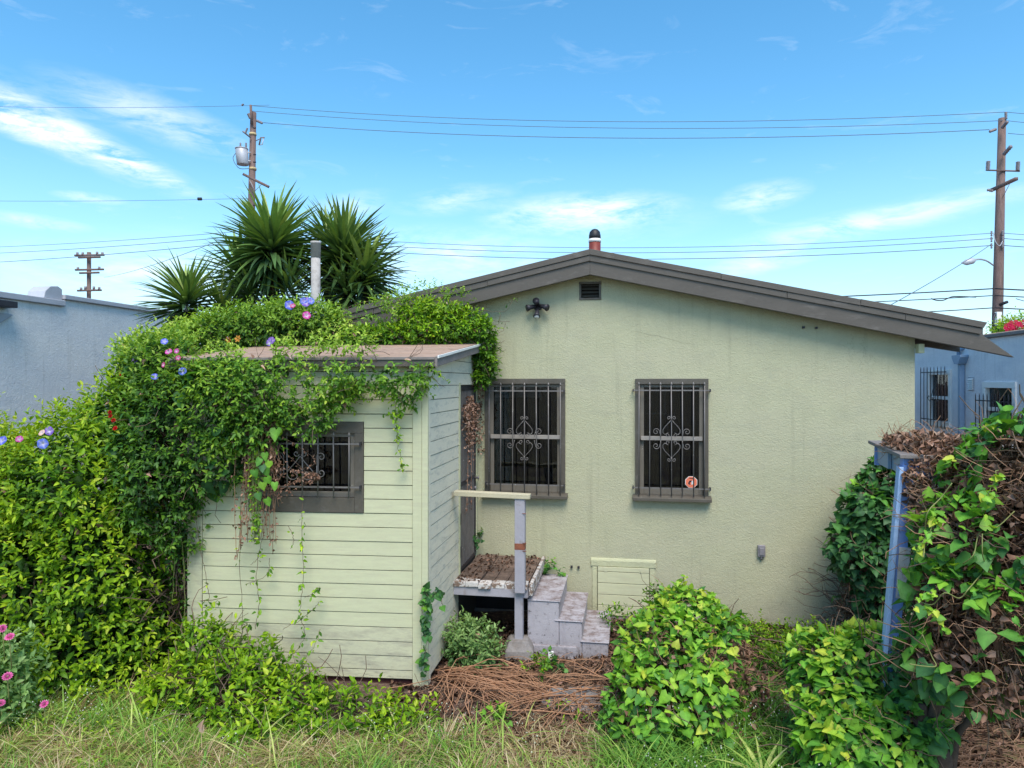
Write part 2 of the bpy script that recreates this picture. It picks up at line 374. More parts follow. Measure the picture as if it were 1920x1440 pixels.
# worn concrete path pieces lying in the litter
def slab(name, pts, z0, z1):
    mb = MB(); mb.poly(pts, z0, z1, 'z'); o = mb.build(name, 'pier', None, .008); prop(o, kind='structure')
slab('concrete_path', [(.32, 5.95), (.62, 5.80), (1.05, 5.9), (1.12, 6.2), (.8, 6.35), (.35, 6.3), (.2, 6.1)], -.2, -.02)
slab('concrete_path', [(-.42, 5.62), (.05, 5.55), (.12, 5.75), (-.1, 5.88), (-.4, 5.83)], -.2, -.015)

# ------------------------------------------------------------------ HOUSE
A = math.atan(.166)
HF = Fr(.930, 8.172, -A)
SL = .2175          # roof slope
ZP = H+1.514-.055   # underside datum at peak (top of wall line follows below)
HWID = 3.53
house = thing('house', (.930, 8.172, 0), 'pale green stucco house with a low brown gable roof and two barred windows', 'house')
def roofz(u, below=0): return H+1.50-SL*abs(u)-below
wall_top = lambda u: roofz(u, .176)
wL = [HF.hit(908, 708), HF.hit(1061, 938)]; wR = [HF.hit(1190, 708), HF.hit(1330, 945)]
def win_rect(px0, px1, py0, py1): a = HF.hit(px0, py0); b = HF.hit(px1, py1); return a[0], b[0], b[1], a[1]
WL = win_rect(910, 1060, 710, 934); WR = win_rect(1191, 1328, 710, 940)
VT = win_rect(1088, 1125, 531, 560)
def wall_with_holes():
    holes = [(a[0]+.05, a[1]-.05, a[2]+.05, a[3]-.05) for a in (WL, WR)]+[VT]
    us = sorted({-HWID, 0, HWID, *[h[0] for h in holes], *[h[1] for h in holes]})
    mb = MB(HF)
    for a, b in zip(us, us[1:]):
        hs = sorted([h for h in holes if h[0] <= a+1e-6 and h[1] >= b-1e-6], key=lambda h: h[2])
        z = -.3
        for h in hs: mb.box(a, b, 0, .18, z, h[2]); z = h[3]
        mb.poly([(a, z), (b, z), (b, wall_top(b)), (a, wall_top(a))], 0, .18)
    return mb
wallmb = wall_with_holes()
# keep only outer skins: merge by dropping internal seam faces
def drop_internal(mb):
    from collections import Counter
    key = lambda f: tuple(sorted((round(sum(mb.v[i][0] for i in f)/len(f), 3), round(sum(mb.v[i][1] for i in f)/len(f), 3), round(sum(mb.v[i][2] for i in f)/len(f), 3)) for _ in (0,)))
    c = Counter(key(f) for f in mb.f); mb.f = [f for f in mb.f if c[key(f)] == 1]
drop_internal(wallmb)
wallmb.build('wall', 'stucco', house)
DEP = 10.5
for sgn in (-1, 1):
    m_ = MB(HF); a, b = sorted((sgn*HWID, sgn*(HWID-.15))); m_.poly([(a, -.3), (b, -.3), (b, wall_top(b)), (a, wall_top(a))], .183, DEP); m_.build('wall', 'stucco', house)
m_ = MB(HF); m_.poly([(-HWID+.16, -.3), (HWID-.16, -.3), (HWID-.16, wall_top(HWID)), (0, wall_top(0)), (-HWID+.16, wall_top(HWID))], DEP-.2, DEP-.01); m_.build('wall', 'stucco', house)
MB(HF).box(-HWID+.01, HWID-.01, -.02, .1, -.35, .03).build('foundation', 'pier', house, .01)
RO = 4.11
for sgn in (-1, 1):
    rf = MB(HF); rf.poly([(0, roofz(0, .02)), (sgn*RO, roofz(RO, .02)), (sgn*RO, roofz(RO, .17)), (0, roofz(0, .17))], -.15, DEP+.2)
    ro = rf.build('roof', 'roof_top', house)
    # shingle mould, upper strip and deep barge board
    a = RO+.03
    def strips(cuts, d0, d1, va, vb, endcut):
        for j, (p_, q_) in enumerate(zip(cuts, cuts[1:])):
            e_ = endcut if j == len(cuts)-2 else 0; g_ = .0015 if j else 0; w_ = random.uniform(-.003, .003)
            t_ = MB(HF); t_.poly([(sgn*(p_+g_), roofz(p_+g_, d0+w_)), (sgn*(q_-.0015), roofz(q_, d0+w_)), (sgn*(q_-.0015-e_), roofz(q_-e_, d1+w_)), (sgn*(p_+g_), roofz(p_+g_, d1+w_))], va-abs(w_), vb); t_.build('roof_edge', 'fascia', ro, .003)
    strips([0, 1.45, 2.9, a] if sgn > 0 else [0, 1.9, 3.2, a], -.02, .046, -.245, -.205, .035)
    strips([0, 2.15, 3.35, a-.03] if sgn > 0 else [0, 1.2, 2.6, a-.03], .05, .115, -.232, -.19, .03)
    bb = MB(HF); e = RO+.30
    bb.poly([(0, roofz(0, .11)), (sgn*(a-.04), roofz(a-.04, .11)), (sgn*e, roofz(e, .285)), (0, roofz(0, .268))], -.215, -.155)
    bb.build('barge_board', 'fascia', house, .004)
    # soffit boards seen from below and eave fascia
    so = MB(HF); so.poly([(0, roofz(0, .172)), (sgn*RO, roofz(RO, .172)), (sgn*RO, roofz(RO, .19)), (0, roofz(0, .19))], -.153, 0-.002); so.build('soffit', 'fascia', house)
    ev = MB(HF); a0, a1 = sorted((sgn*RO, sgn*(RO+.03))); ev.box(a0, a1, -.15, DEP+.2, roofz(RO, .17), roofz(RO, .03)); ev.build('eave_fascia', 'fascia', house)
    for q in range(8):
        rt = MB(HF); v0 = .25+q*1.25; u0, u1 = sgn*(HWID+.01), sgn*(RO-.02)
        rt.poly([(u0, roofz(HWID, .19)), (u1, roofz(RO, .19)), (u1, roofz(RO, .27)), (u0, roofz(HWID, .3))], v0, v0+.05); rt.build('rafter_tail', 'fascia', house)
MB(HF).box(HWID+.002, HWID+.06, -.10, .0, roofz(HWID, .42), roofz(HWID, .32)).build('corbel', 'stucco_trim', house, .004)
# gable vent
vent = MB(HF); u0, u1, z0, z1 = VT
for b in ((u0-.015, u1+.015, z1-.012, z1+.012), (u0-.015, u1+.015, z0-.012, z0+.012)): vent.box(b[0], b[1], -.012, .1, b[2], b[3])
for x in (u0, u1): vent.box(x-.012, x+.012, -.01, .1, z0+.0125, z1-.0125)
vent = vent.build('gable_vent', 'trim', house, .002)
MB(HF).box(u0+.012, u1-.012, .11, .12, z0, z1).build('screen', 'black', vent)
for i in range(4):
    z = z0+.025+i*(z1-z0-.02)/4
    m_ = MB(HF); m_.poly([(.01, z), (.02, z), (.07, z+.035), (.06, z+.035)], u0+.013, u1-.013, 'u'); m_.build('slat', 'trim', vent)
# flue on the ridge
fl = HF(-.0, 1.0, 0); fz = 4.10; r_ = .078
def lathe(mb, x, y, prof, n=20):
    b = len(mb.v)
    for r, z in prof:
        for j in range(n): a = 2*math.pi*j/n; mb.v.append((x+r*math.cos(a), y+r*math.sin(a), z))
    for i in range(len(prof)-1):
        for j in range(n): q = (j+1) % n; mb.f.append((b+i*n+j, b+i*n+q, b+(i+1)*n+q, b+(i+1)*n+j))
    mb.f.append(tuple(b+j for j in range(n-1, -1, -1))); mb.f.append(tuple(b+(len(prof)-1)*n+j for j in range(n)))
    mb.sm = True; return mb
fp = lathe(MB(), fl[0], fl[1], [(r_, fz), (r_, 4.60)]).build('flue', 'flue_red', house)
lathe(MB(), fl[0], fl[1], [(r_+.004, 4.601), (r_+.004, 4.645)]).build('band', 'white', fp)
lathe(MB(), fl[0], fl[1], [(r_+.001, 4.646), (r_, 4.69), (r_*.86, 4.74), (r_*.5, 4.77), (.01, 4.78)]).build('cap', 'flue_black', fp)
# small roof vent behind the right slope
rv = HF(2.2, 2.2, 0)
lathe(MB(), rv[0], rv[1], [(.06, 3.6), (.06, 3.99), (.09, 3.995), (.09, 4.02), (.03, 4.05)]).build('roof_vent', 'white', house)
# vent pipe at the left of the roof
vp = P(592, 560, 8.95)
pipe = lathe(MB(), vp.x, vp.y, [(.058, 3.2), (.058, 4.36)]).build('vent_pipe', 'pipe', house)
lathe(MB(), vp.x, vp.y, [(.062, 4.361), (.062, 4.54), (.066, 4.541), (.066, 4.57), (.05, 4.572)]).build('cap', 'pipe', pipe)

def curlpts(cx, cz, r, a0, turns, sgn, n=22, rend=.18):
    o = []
    for i in range(n+1):
        t = i/n; a = a0+sgn*turns*2*math.pi*t; rr = r*(1-(1-rend)*t); o.append((cx+rr*math.cos(a), cz+rr*math.sin(a)))
    return o
def scroll_parts(fr, v, cx, cz, s, parent, full=True):
    """wrought iron hearts; s = metres per unit, unit ~ half heart width"""
    def add(p2):
        mb = MB(fr); mb.tube([fr(cx+x*s, v, cz+z*s) for x, z in p2], .0042, 5); mb.build('scroll', 'iron', parent)
    hearts = [1, -1] if full else [1]
    for sg in (-1, 1):
        for h in hearts:
            # heart limb: curl near the bar, out and round, to the point, small outward curl beyond
            p = [(x, z) for x, z in reversed(curlpts(.38, .42, .28, math.pi*.55, 1.1, -1, 14))]
            limb = p+[(x, z) for x, z in [(.75, .50), (.98, .72), (.98, 1.05), (.72, 1.45), (.34, 1.85), (.08, 2.15)]]
            tail = [(x, z) for x, z in curlpts(.30, 2.42, .24, math.pi*1.05, 1.15, -1, 14)]
            add([(sg*x, h*z) for x, z in limb]); add([(sg*x, h*z) for x, z in [(.02, 2.1)]+tail])
            if full:
                c = [(x, z) for x, z in curlpts(1.75, .75, .42, -math.pi*.75, -1.35, -1, 20)]
                c = [(1.22, .2), (1.25, .45), (1.36, .78)]+[(x, z) for x, z in curlpts(1.76, .82, .42, math.pi, 1.3, -1, 20)]
                add([(sg*x, h*z) for x, z in c])
def grille(fr, u0, u1, z0, z1, zr0, zr1, nb, parent, ext=.035, v=-.075, r=.0065, side_mount=True):
    g = MB(fr).box(u0-ext, u1+ext, v-.004, v+.008, zr0-.007, zr0+.007).build('window_grille', 'iron', parent)
    MB(fr).box(u0-ext, u1+ext, v-.004, v+.008, zr1-.007, zr1+.007).build('rail', 'iron', g)
    for i in range(nb):
        u = u0+(u1-u0)*i/(nb-1)
        b = MB(fr); b.tube([fr(u+random.uniform(-.004, .004), v-.012, z0), fr(u, v-.012, (z0+z1)/2), fr(u+random.uniform(-.004, .004), v-.012, z1-.02)], r, 6)
        b.tube([fr(u, v-.012, z1-.03), fr(u, v-.012, z1-.012), fr(u, v-.012, z1+.012)], [r, r*2.0, .002], 6); b.build('bar', 'iron', g)
    for u, sg in ((u0-ext, -1), (u1+ext, 1)):
        for z in (zr0, zr1): MB(fr).box(min(u, u+sg*.012), max(u, u+sg*.012), v-.006, -.004, z-.018, z+.018).build('mount', 'iron_black', g, .002)
    return g
def window(fr, rect, parent, name='window', cw=.085, double=True, sill=True, glassv=.045):
    u0, u1, z0, z1 = rect; zs = z0+(.055 if sill else 0)
    c = MB(fr)
    c.box(u0, u1, -.03, .05, z1-cw*.75, z1)
    c.box(u0, u0+cw*.62, -.028, .05, zs, z1-cw*.75-.001); c.box(u1-cw*.62, u1, -.028, .05, zs, z1-cw*.75-.001)
    if not sill: c.box(u0+cw*.62+.001, u1-cw*.62-.001, -.028, .05, zs, zs+cw)
    w = c.build(name, 'trim', parent, .003)
    if sill:
        s = MB(fr); s.poly([(-.10, z0), (.06, z0), (.06, z0+.065), (-.04, z0+.06), (-.10, z0+.035)], u0-.03, u1+.03, 'u'); s.build('sill', 'trim', w, .003)
    a, b = u0+cw*.62+.002, u1-cw*.62-.002; lo, hi = (zs+.008 if sill else zs+cw+.002), z1-cw*.75-.002
    mid = (lo+hi)/2+.01
    def sash(zb, zt, v, bot, top_m='sash'):
        f = MB(fr); sw = .045
        f.box(a, a+sw, v, v+.03, zb, zt); f.box(b-sw, b, v, v+.03, zb, zt); f.box(a+sw+.001, b-sw-.001, v+.001, v+.029, zt-.035, zt); f.box(a+sw+.001, b-sw-.001, v+.001, v+.029, zb, zb+bot)
        f.build('sash', 'sash', w, .003)
        MB(fr).box(a+sw-.004, b-sw+.004, v+.012, v+.015, zb+bot-.004, zt-.03).build('pane', 'glass', w)
    if double:
        sash(mid-.015, hi, .004, .035); sash(lo, mid+.03, .04, .075)
        MB(fr).box(a+.01, b-.01, -.010, .003, mid-.020, mid+.028).build('meeting_rail', 'sash_light', w, .003)
    else: sash(lo, hi, .0, .05)
    # folded curtain in the dark room
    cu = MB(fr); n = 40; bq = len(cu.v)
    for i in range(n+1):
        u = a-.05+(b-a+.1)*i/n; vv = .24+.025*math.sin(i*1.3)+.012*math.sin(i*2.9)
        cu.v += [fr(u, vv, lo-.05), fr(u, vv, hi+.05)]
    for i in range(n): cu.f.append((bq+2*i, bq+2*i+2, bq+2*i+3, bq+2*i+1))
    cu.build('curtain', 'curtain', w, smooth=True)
    return w, (a, b, lo, hi, mid)
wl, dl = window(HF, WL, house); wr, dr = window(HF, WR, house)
wl['label'] = 'left barred double hung window behind the porch rail'; wr['label'] = 'right barred double hung window with orange octagon sticker'
def gx(px, v=-.08): return HF.hit(px, 800, v)[0]
gl_ = grille(HF, gx(917), gx(1051), HF.hit(985, 928, -.08)[1], HF.hit(985, 719, -.08)[1], HF.hit(985, 909, -.08)[1], HF.hit(985, 733, -.08)[1], 7, house)
scroll_parts(HF, -.10, gx(983, -.1), HF.hit(983, 822, -.1)[1], .098, gl_)
gr_ = grille(HF, gx(1198), gx(1321), HF.hit(1260, 931, -.08)[1], HF.hit(1260, 718, -.08)[1], HF.hit(1260, 916, -.08)[1], HF.hit(1260, 732, -.08)[1], 7, house, ext=.06)
scroll_parts(HF, -.10, gx(1259, -.1), HF.hit(1259, 823, -.1)[1], .098, gr_)
# octagon sticker on the right pane
su, sz = HF.hit(1296, 904, .05)
m_ = MB(HF); m_.poly([(su+.073*math.cos(R(22.5+45*i)), sz+.073*math.sin(R(22.5+45*i))) for i in range(8)], .047, .0485); stk = m_.build('sticker', 'white', wr)
m_ = MB(HF); m_.poly([(su+.067*math.cos(R(22.5+45*i)), sz+.067*math.sin(R(22.5+45*i))) for i in range(8)], .0445, .0465); m_.build('sticker_face', 'orange', wr)
m_ = MB(HF)
m_.poly([(su-.035, sz-.01), (su-.02, sz+.018), (su+.005, sz+.022), (su+.002, sz+.006), (su-.012, sz+.0), (su-.016, sz-.012), (su-.008, sz-.03), (su-.032, sz-.022)], .0425, .044)
m_.box(su-.022, su+.024, .0425, .044, sz+.042, sz+.050); m_.build('sticker_mark', 'black', wr)
m_ = MB(HF); m_.poly([(su+.0, sz-.028), (su+.022, sz-.022), (su+.028, sz+.012), (su+.008, sz+.02), (su+.003, sz+.004)], .0425, .044); m_.build('sticker_mark', 'lens', wr)
MB(HF).box(WL[0]+.10, WL[1]-.30, .10, .105, WL[3]-.23, WL[3]-.08).build('reflection_strip', 'roofing', wl)  # brown strip imitating a reflection in the upper glass
MB(HF).box(WR[0]+.12, WR[0]+.36, .13, .135, WR[3]-.42, WR[3]-.40).build('inner_frame', 'trim', wr); MB(HF).box(WR[0]+.33, WR[0]+.36, .13, .135, WR[3]-.399, WR[3]-.12).build('inner_frame', 'trim', wr)
# flood light
fu, fz_ = HF.hit(1009, 578); 
lb = MB(HF); lb.box(fu-.045, fu+.045, -.03, -.001, fz_-.02, fz_+.05); lb = lb.build('floodlight', 'iron_black', house, .01)
def lamp(du, dz_, dv, aim):
    p0 = Vector(HF(fu, -.03, fz_+.01)); c = Vector(HF(fu+du, dv, fz_+dz_)); ax = (Vector(HF(*aim))-Vector(HF(0, 0, 0))).normalized()
    mb = MB(); mb.tube([p0, (p0+c)/2+Vector((0, 0, .01)), c], .011, 6)
    mb.tube([c-ax*.035, c, c+ax*.04, c+ax*.075], [.018, .026, .03, .043], 12); l = mb.build('lamp_head', 'iron_black', lb)
    MB().tube([c+ax*.0755, c+ax*.078], .036, 12).build('lens', 'lens' if dz_ < -.03 else 'black', l) if False else None
    return l
lamp(-.055, .01, -.08, (-.8, -.5, -.25)); lamp(.062, .015, -.08, (.8, -.5, -.3)); lamp(.0, -.05, -.09, (0, -.6, -.8)); lamp(.0, .05, -.07, (-.1, -.9, .3))
c = Vector(HF(fu, -.125, fz_-.115)); MB().tube([c, c+Vector((0, -.004, -.006))], .03, 12).build('lens', 'lens', lb)
# electrical box + conduit stub, wall fixings
bu, bz = HF.hit(1427, 1032)
eb = MB(HF).box(bu-.04, bu+.04, -.045, -.001, bz-.065, bz+.065).build('electrical_box', 'grey_box', house, .006)
MB(HF).box(bu-.026, bu+.026, -.055, -.046, bz-.045, bz+.04).build('cover', 'grey_box', eb, .004)
MB().tube([HF(bu, -.022, bz-.066), HF(bu, -.022, bz-.10)], .012, 8).build('conduit', 'grey_box', eb)
for px, py in ((1506, 614), (1530, 615), (1072, 1062), (1085, 1063), (905, 563)):
    u, z = HF.hit(px, py); MB(HF).box(u-.012, u+.012, -.03, -.001, z-.012, z+.012).build('hook', 'iron_black', house)
# crawlspace hatch
hu0, hz1 = HF.hit(1121, 1061); hu1, hz0 = HF.hit(1217, 1157)
h_ = MB(HF).box(hu0-.004, hu1+.004, -.012, -.001, hz0, hz1).build('crawlspace_hatch', 'dark_gap', house, label='pale boarded crawlspace hatch low on the stucco wall')
hb = [0, .1, .335, .57, .79, 1.0]
for i in range(5):
    za, zb = hz1-(hz1-hz0)*hb[i], hz1-(hz1-hz0)*hb[i+1]
    MB(HF).box(hu0, hu1, -.032, -.0125, zb+.005, za-.001).build('board', 'siding', h_, .003)
for u in (hu0+.09, hu1-.09): MB(HF).box(u-.02, u+.02, -.037, -.0325, hz1-.055, hz1-.005).build('hinge', 'siding', h_, .002)
m_ = MB(HF); a0, _ = HF.hit(1108, 1050); a1, _ = HF.hit(1230, 1050)
m_.poly([(-.018, hz1+.002), (-.001, hz1+.002), (-.001, hz1+.10), (-.012, hz1+.095), (-.022, hz1+.07)], a0, a1, 'u'); m_.build('hatch_lintel', 'stucco_trim', house, .008)
for q0, q1 in ((a0+.015, hu0-.006), (hu1+.006, a1-.015)): MB(HF).box(q0, q1, -.012, -.001, hz0+.02, hz1+.001).build('hatch_surround', 'stucco_trim', house, .006)

# ------------------------------------------------------------------ LEAN-TO SHED
AS = math.atan(.09)
CX, CY = -.783, 6.28
SF = Fr(CX, CY, -AS)                       # u: negative to the left, v: away
SW = 2.226
JX, JY = -.433, 8.398
sa = math.atan2(JY-CY, JX-CX); SLEN = math.hypot(JX-CX, JY-CY)
SS = Fr(CX, CY, sa)                        # u: from corner towards the house, v: to the left/inside
shed = thing('lean_to_shed', (CX, CY, 0), 'pale green board sided lean-to shed draped in vines with a barred window', 'shed')
sh_top0 = 2.93; sh_slope = .112
def shtop(t): return sh_top0+sh_slope*t
MB(SF).box(-SW+.03, -.03, .02, .30, -.3, .07).build('foundation', 'foundation', shed)
m_ = MB(SS).box(.03, SLEN-.02, .02, .2, -.3, .04); m_.build('foundation', 'foundation', shed)
def srect(px0, px1, py0, py1): a = SF.hit(px0, py0); b = SF.hit(px1, py1); return a[0], b[0], b[1], a[1]
SWn = srect(468, 683, 790, 961)
# backing wall with a hole for the window
m_ = MB(SF); h = (SWn[0]+.07, SWn[1]-.07, SWn[2]+.07, SWn[3]-.07)
m_.box(-SW, h[0], .0, .06, .06, sh_top0); m_.box(h[1], 0, .0, .06, .06, sh_top0); m_.box(h[0], h[1], .0, .06, .06, h[2]); m_.box(h[0], h[1], .0, .06, h[3], sh_top0)
drop_internal(m_); m_.build('wall', 'dark_gap', shed)
DT0, DT1 = 1.235, 2.075; DZ0, DZ1 = .69, 2.70
m_ = MB(SS); m_.poly([(.0, .04), (DT0, .04), (DT0, shtop(DT0)), (0, shtop(0))], .0, .06); m_.poly([(DT0, DZ1), (SLEN, DZ1), (SLEN, shtop(SLEN)), (DT0, shtop(DT0))], .0, .06)
m_.box(DT0, SLEN, .0, .06, .04, DZ0-.01); drop_internal(m_); m_.build('wall', 'dark_gap', shed)
zb = [.065, .142]
while zb[-1] < 2.93: zb.append(zb[-1]+.129)
def sboard(fr, u0, u1, z0, z1, m, top=None, j=0):
    pts = [(u0, z0), (u1, z0), (u1, z1), (u0, z1)]
    if top: pts = clip(pts, -sh_slope, 1, sh_top0)
    if len(pts) < 3: return
    # shiplap face: leans out slightly towards its lower edge
    b = MB(fr); n = len(pts); t0 = .016+random.uniform(0, .003)
    base = len(b.v)
    for (u, z) in pts: b.v.append(fr(u, -.001, z))
    for (u, z) in pts: b.v.append(fr(u, -(t0+.004*(z1-z)/(z1-z0)), z))
    b.f.append(tuple(base+i for i in range(n))); b.f.append(tuple(base+n+i for i in range(n-1, -1, -1)))
    for i in range(n): q = (i+1) % n; b.f.append((base+i, base+q, base+n+q, base+n+i))
    b.build('board', m, shed, .0025)
for i in range(len(zb)-1):
    z0, z1 = zb[i]+.0065, min(zb[i+1], 2.925)
    mm = 'siding_low' if i < 4 else 'siding'
    L0, L1 = -SW+.125, -.115
    if z1 > SWn[2] and z0 < SWn[3]:
        for a, b in ((L0, SWn[0]-.003), (SWn[1]+.003, L1)):
            zz0, zz1 = z0, z1
            sboard(SF, a, b, z0, z1, mm)
        if z0 < SWn[2]-.004: sboard(SF, SWn[0]-.002, SWn[1]+.002, z0, SWn[2]-.003, mm)
        if z1 > SWn[3]+.004: sboard(SF, SWn[0]-.002, SWn[1]+.002, SWn[3]+.003, z1, mm)
    else: sboard(SF, L0, L1, z0, z1, mm)
zb2 = list(zb)
while zb2[-1] < 3.2: zb2.append(zb2[-1]+.129)
for i in range(len(zb2)-1):
    z0, z1 = zb2[i]+.0055, zb2[i+1]
    if z0 > DZ0-.05 and z1 < DZ1+.06: sboard(SS, .07, DT0-.055, z0, z1, 'siding_side')
    elif z1 <= DZ0-.05+.13 and z0 < DZ0: sboard(SS, .07, 1.16, z0, z1, 'siding_side')
    else: sboard(SS, .07, SLEN-.02, z0, z1, 'siding_side', top=True)
# corner boards
MB(SF).box(-.112, -.028, -.034, -.001, .0, sh_top0).build('corner_board', 'siding', shed, .004)
MB(SF).box(-.026, .030, -.040, .0, -.02, sh_top0+.005).build('corner_board', 'siding', shed, .004)
MB(SF).box(-SW-.02, -SW+.122, -.030, -.001, .0, sh_top0).build('corner_board', 'siding_low', shed, .004)
MB(SS).box(.008, .066, -.030, -.001, .02, sh_top0+.003).build('corner_board', 'siding_side', shed, .004)
MB(SS).box(SLEN-.055, SLEN-.012, -.026, -.001, DZ1+.0, shtop(SLEN)-.02).build('corner_board', 'stucco_trim', shed, .003)
# left side wall (behind the hedge)
LS = Fr(*SF(-SW, 0, 0)[:2], sa)
m_ = MB(LS); m_.poly([(.0, -.1), (2.3, -.1), (2.3, shtop(2.3)), (0, shtop(0))], -.05, -.0); m_.build('wall', 'siding', shed)
# roof
def SR(u, v, z): return z
ov = .10
p = [SF(-SW-.16, -.09, 0), SF(.10, -.09, 0)]
c2 = Vector(p[1]); dirS = Vector((math.cos(sa), math.sin(sa), 0))
c3 = Vector(SS(SLEN-.02, -.10, 0)); l2 = Vector(p[0]); l3 = l2+dirS*(SLEN+.25)
def rz(q): return sh_top0+.035+sh_slope*((q-Vector((CX, CY, 0))).dot(Vector((SF.s*-1, SF.c, 0))))
def slabq(q, t0, t1, name, m, par, bev=.003):
    mb = MB(); b = 0
    for dz in (t0, t1):
        for a in q: mb.v.append((a.x, a.y, rz(a)+dz))
    mb.f = [(3,2,1,0),(4,5,6,7),(0,1,5,4),(1,2,6,5),(2,3,7,6),(3,0,4,7)]
    return mb.build(name, m, par, bev)
roof = slabq([l2, c2, c3, l3], -.03, .02, 'roof', 'lid', shed)
for i in range(5):       # roll roofing strips lapping up the slope
    t0, t1 = i/5, (i+1)/5+.012
    q = [l2.lerp(l3, t0), c2.lerp(c3, t0), c2.lerp(c3, min(1, t1)), l2.lerp(l3, min(1, t1))]
    slabq(q, .021+.003*(i+1)-.004, .025+.004*(i+1), 'roofing_strip', 'roofing', roof, .001)
def edge(a, b, h0, h1, off, name, m):
    a, b = Vector(a), Vector(b); n = (b-a).cross(Vector((0, 0, 1))).normalized()*off
    mb = MB()
    for dz in (h0, h1):
        for q in (a, b, b+n, a+n): mb.v.append((q.x, q.y, rz(q)+dz))
    mb.f = [(3,2,1,0),(4,5,6,7),(0,1,5,4),(1,2,6,5),(2,3,7,6),(3,0,4,7)]
    mb.build(name, m, roof, .002)
edge(l2, c2, -.055, .012, .022, 'roof_fascia', 'fascia'); edge(c2+Vector((0,.0,0)), c3, -.06, .03, .025, 'roof_fascia', 'lid'); edge(l2+Vector((0,-.024,0)), c2+Vector((0,-.024,0)), .006, .03, .01, 'drip_edge', 'lid')
edge(c2+Vector((.027,0,0)), c3+Vector((.027,0,0)), .015, .04, .012, 'drip_edge', 'white')
# shed window
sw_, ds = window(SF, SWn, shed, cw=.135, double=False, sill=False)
def sgx(px): return SF.hit(px, 850, -.07)[0]
sg = grille(SF, sgx(510), sgx(655), SF.hit(570, 933, -.07)[1], SF.hit(570, 812, -.07)[1], SF.hit(570, 913, -.07)[1], SF.hit(570, 832, -.07)[1], 6, shed, ext=.09, v=-.065, r=.007)
def addsc(p2):
    MB().tube([SF(sgx(564)+x, -.085, SF.hit(564, 872, -.085)[1]+z) for x, z in p2], .0045, 5).build('scroll', 'iron', sg)
for s_ in (-1, 1):
    limb = [(s_*.003, .08), (s_*.04, .03), (s_*.10, -.035)]+[(s_*x, z) for x, z in curlpts(.062, -.085, .062, R(20), .95, -1, 16, .25)]
    addsc(cat_([Vector((x, z, 0)) for x, z in limb], 2) and [(v.x, v.y) for v in cat_([Vector((x, z, 0)) for x, z in limb], 2)])
    addsc([(s_*x, z) for x, z in curlpts(.036, .105, .03, R(200), 1.1, 1, 14)])
    for zz, q in ((.075, 1), (-.07, -1)):
        addsc([(s_*.155, 0)]+[(s_*x, zz_) for x, zz_ in curlpts(.196, zz, .042, R(180), 1.25, -q, 16)])
# side security door
dr_ = MB(SS); dr_.box(DT0, DT1, .045, .055, DZ0, DZ1); door = dr_.build('door', 'black', shed)  # black sheet stands in for the unlit interior behind the bars
fr_ = MB(SS)
for a, b, z0, z1 in ((DT0, DT0+.03, DZ0, DZ1), (DT1-.03, DT1, DZ0, DZ1), (DT0+.031, DT1-.031, DZ1-.035, DZ1-.001), (DT0+.031, DT1-.031, DZ0, DZ0+.04), (DT0+.031, DT1-.031, 1.62, 1.66)): fr_.box(a, b, -.012, .014, z0, z1)
fr_.build('security_frame', 'iron_black', door, .002)
for i in range(10):
    t = DT0+.09+i*(DT1-DT0-.18)/9; MB(SS).box(t-.008, t+.008, -.010, .008, DZ0+.041, DZ1-.036).build('bar', 'iron', door)
MB().tube([SS(DT1-.07, -.013, 1.62), SS(DT1-.07, -.05, 1.62), SS(DT1-.07, -.06, 1.62)], [.012, .012, .03], 10).build('handle', 'grey_box', door)
MB().tube([SS(DT1-.07, -.012, 1.50), SS(DT1-.07, -.03, 1.50)], .02, 10).build('lock', 'grey_box', door)
for z in (.92, 1.28, 2.3): MB(SS).box(DT0-.02, DT0+.012, -.034, -.013, z-.06, z+.06).build('hinge', 'iron_black', door)
MB(SS).box(DT0-.052, DT0-.003, -.03, .02, DZ0-.05, DZ1+.05).build('door_casing', 'stucco_trim', shed, .003)
MB(SS).box(DT1+.003, SLEN-.012, -.024, .02, DZ0-.05, DZ1-.002).build('door_casing', 'stucco_trim', shed, .003)

# ------------------------------------------------------------------ PORCH LANDING
LF = Fr(*HF(HF.hit(893, 716)[0], 0, 0)[:2], -A)      # u to right along wall, v negative toward camera
porch = thing('porch_landing', LF(.4, -1.15, 0), 'rotting plank porch landing with a single grey post and loose rail', 'porch')
PZ = .68
uoff = .02
ends = [.02, .15, .285, .42, .56, .69, .80]
for i in range(6):
    a, b = ends[i]+.003, ends[i+1]-.004
    z = PZ+random.uniform(-.008, .006); v0 = -1.20+random.uniform(-.02, .02)
    m_ = MB(LF)
    n = 7; base = 0
    # slightly warped board along v
    prof = []
    for q in range(n+1):
        vv = v0+( -.03-v0)*q/n; dz = random.uniform(-.005, .005)+.01*math.sin(q*.9+i)
        for (u, zz) in ((a, z-.038), (b, z-.038), (b, z+dz), (a, z+dz)): m_.v.append(LF(u, vv, zz))
    for q in range(n):
        for e in range(4): w_ = (e+1) % 4; m_.f.append((q*4+e, q*4+w_, (q+1)*4+w_, (q+1)*4+e))
    m_.f.append((3, 2, 1, 0)); m_.f.append((n*4, n*4+1, n*4+2, n*4+3))
    m_.build('plank', 'plank', porch, .004)
    m2 = MB(LF); m2.poly([(a-.002, z-.045), (b+.002, z-.043), (b+.002, z+.008), ((a+b)/2, z+.011), (a-.002, z+.007)], v0-.012, v0+.14+random.uniform(-.03, .03)); m2.build('peeled_plank_end', 'peel', porch, .006)
MB(LF).box(.02, .80, -1.195, -1.15, PZ-.135, PZ-.047).build('rim_joist', 'lav', porch, .004)
MB(LF).box(.765, .805, -1.148, -.03, PZ-.14, PZ-.046).build('rim_joist', 'lav', porch, .004)
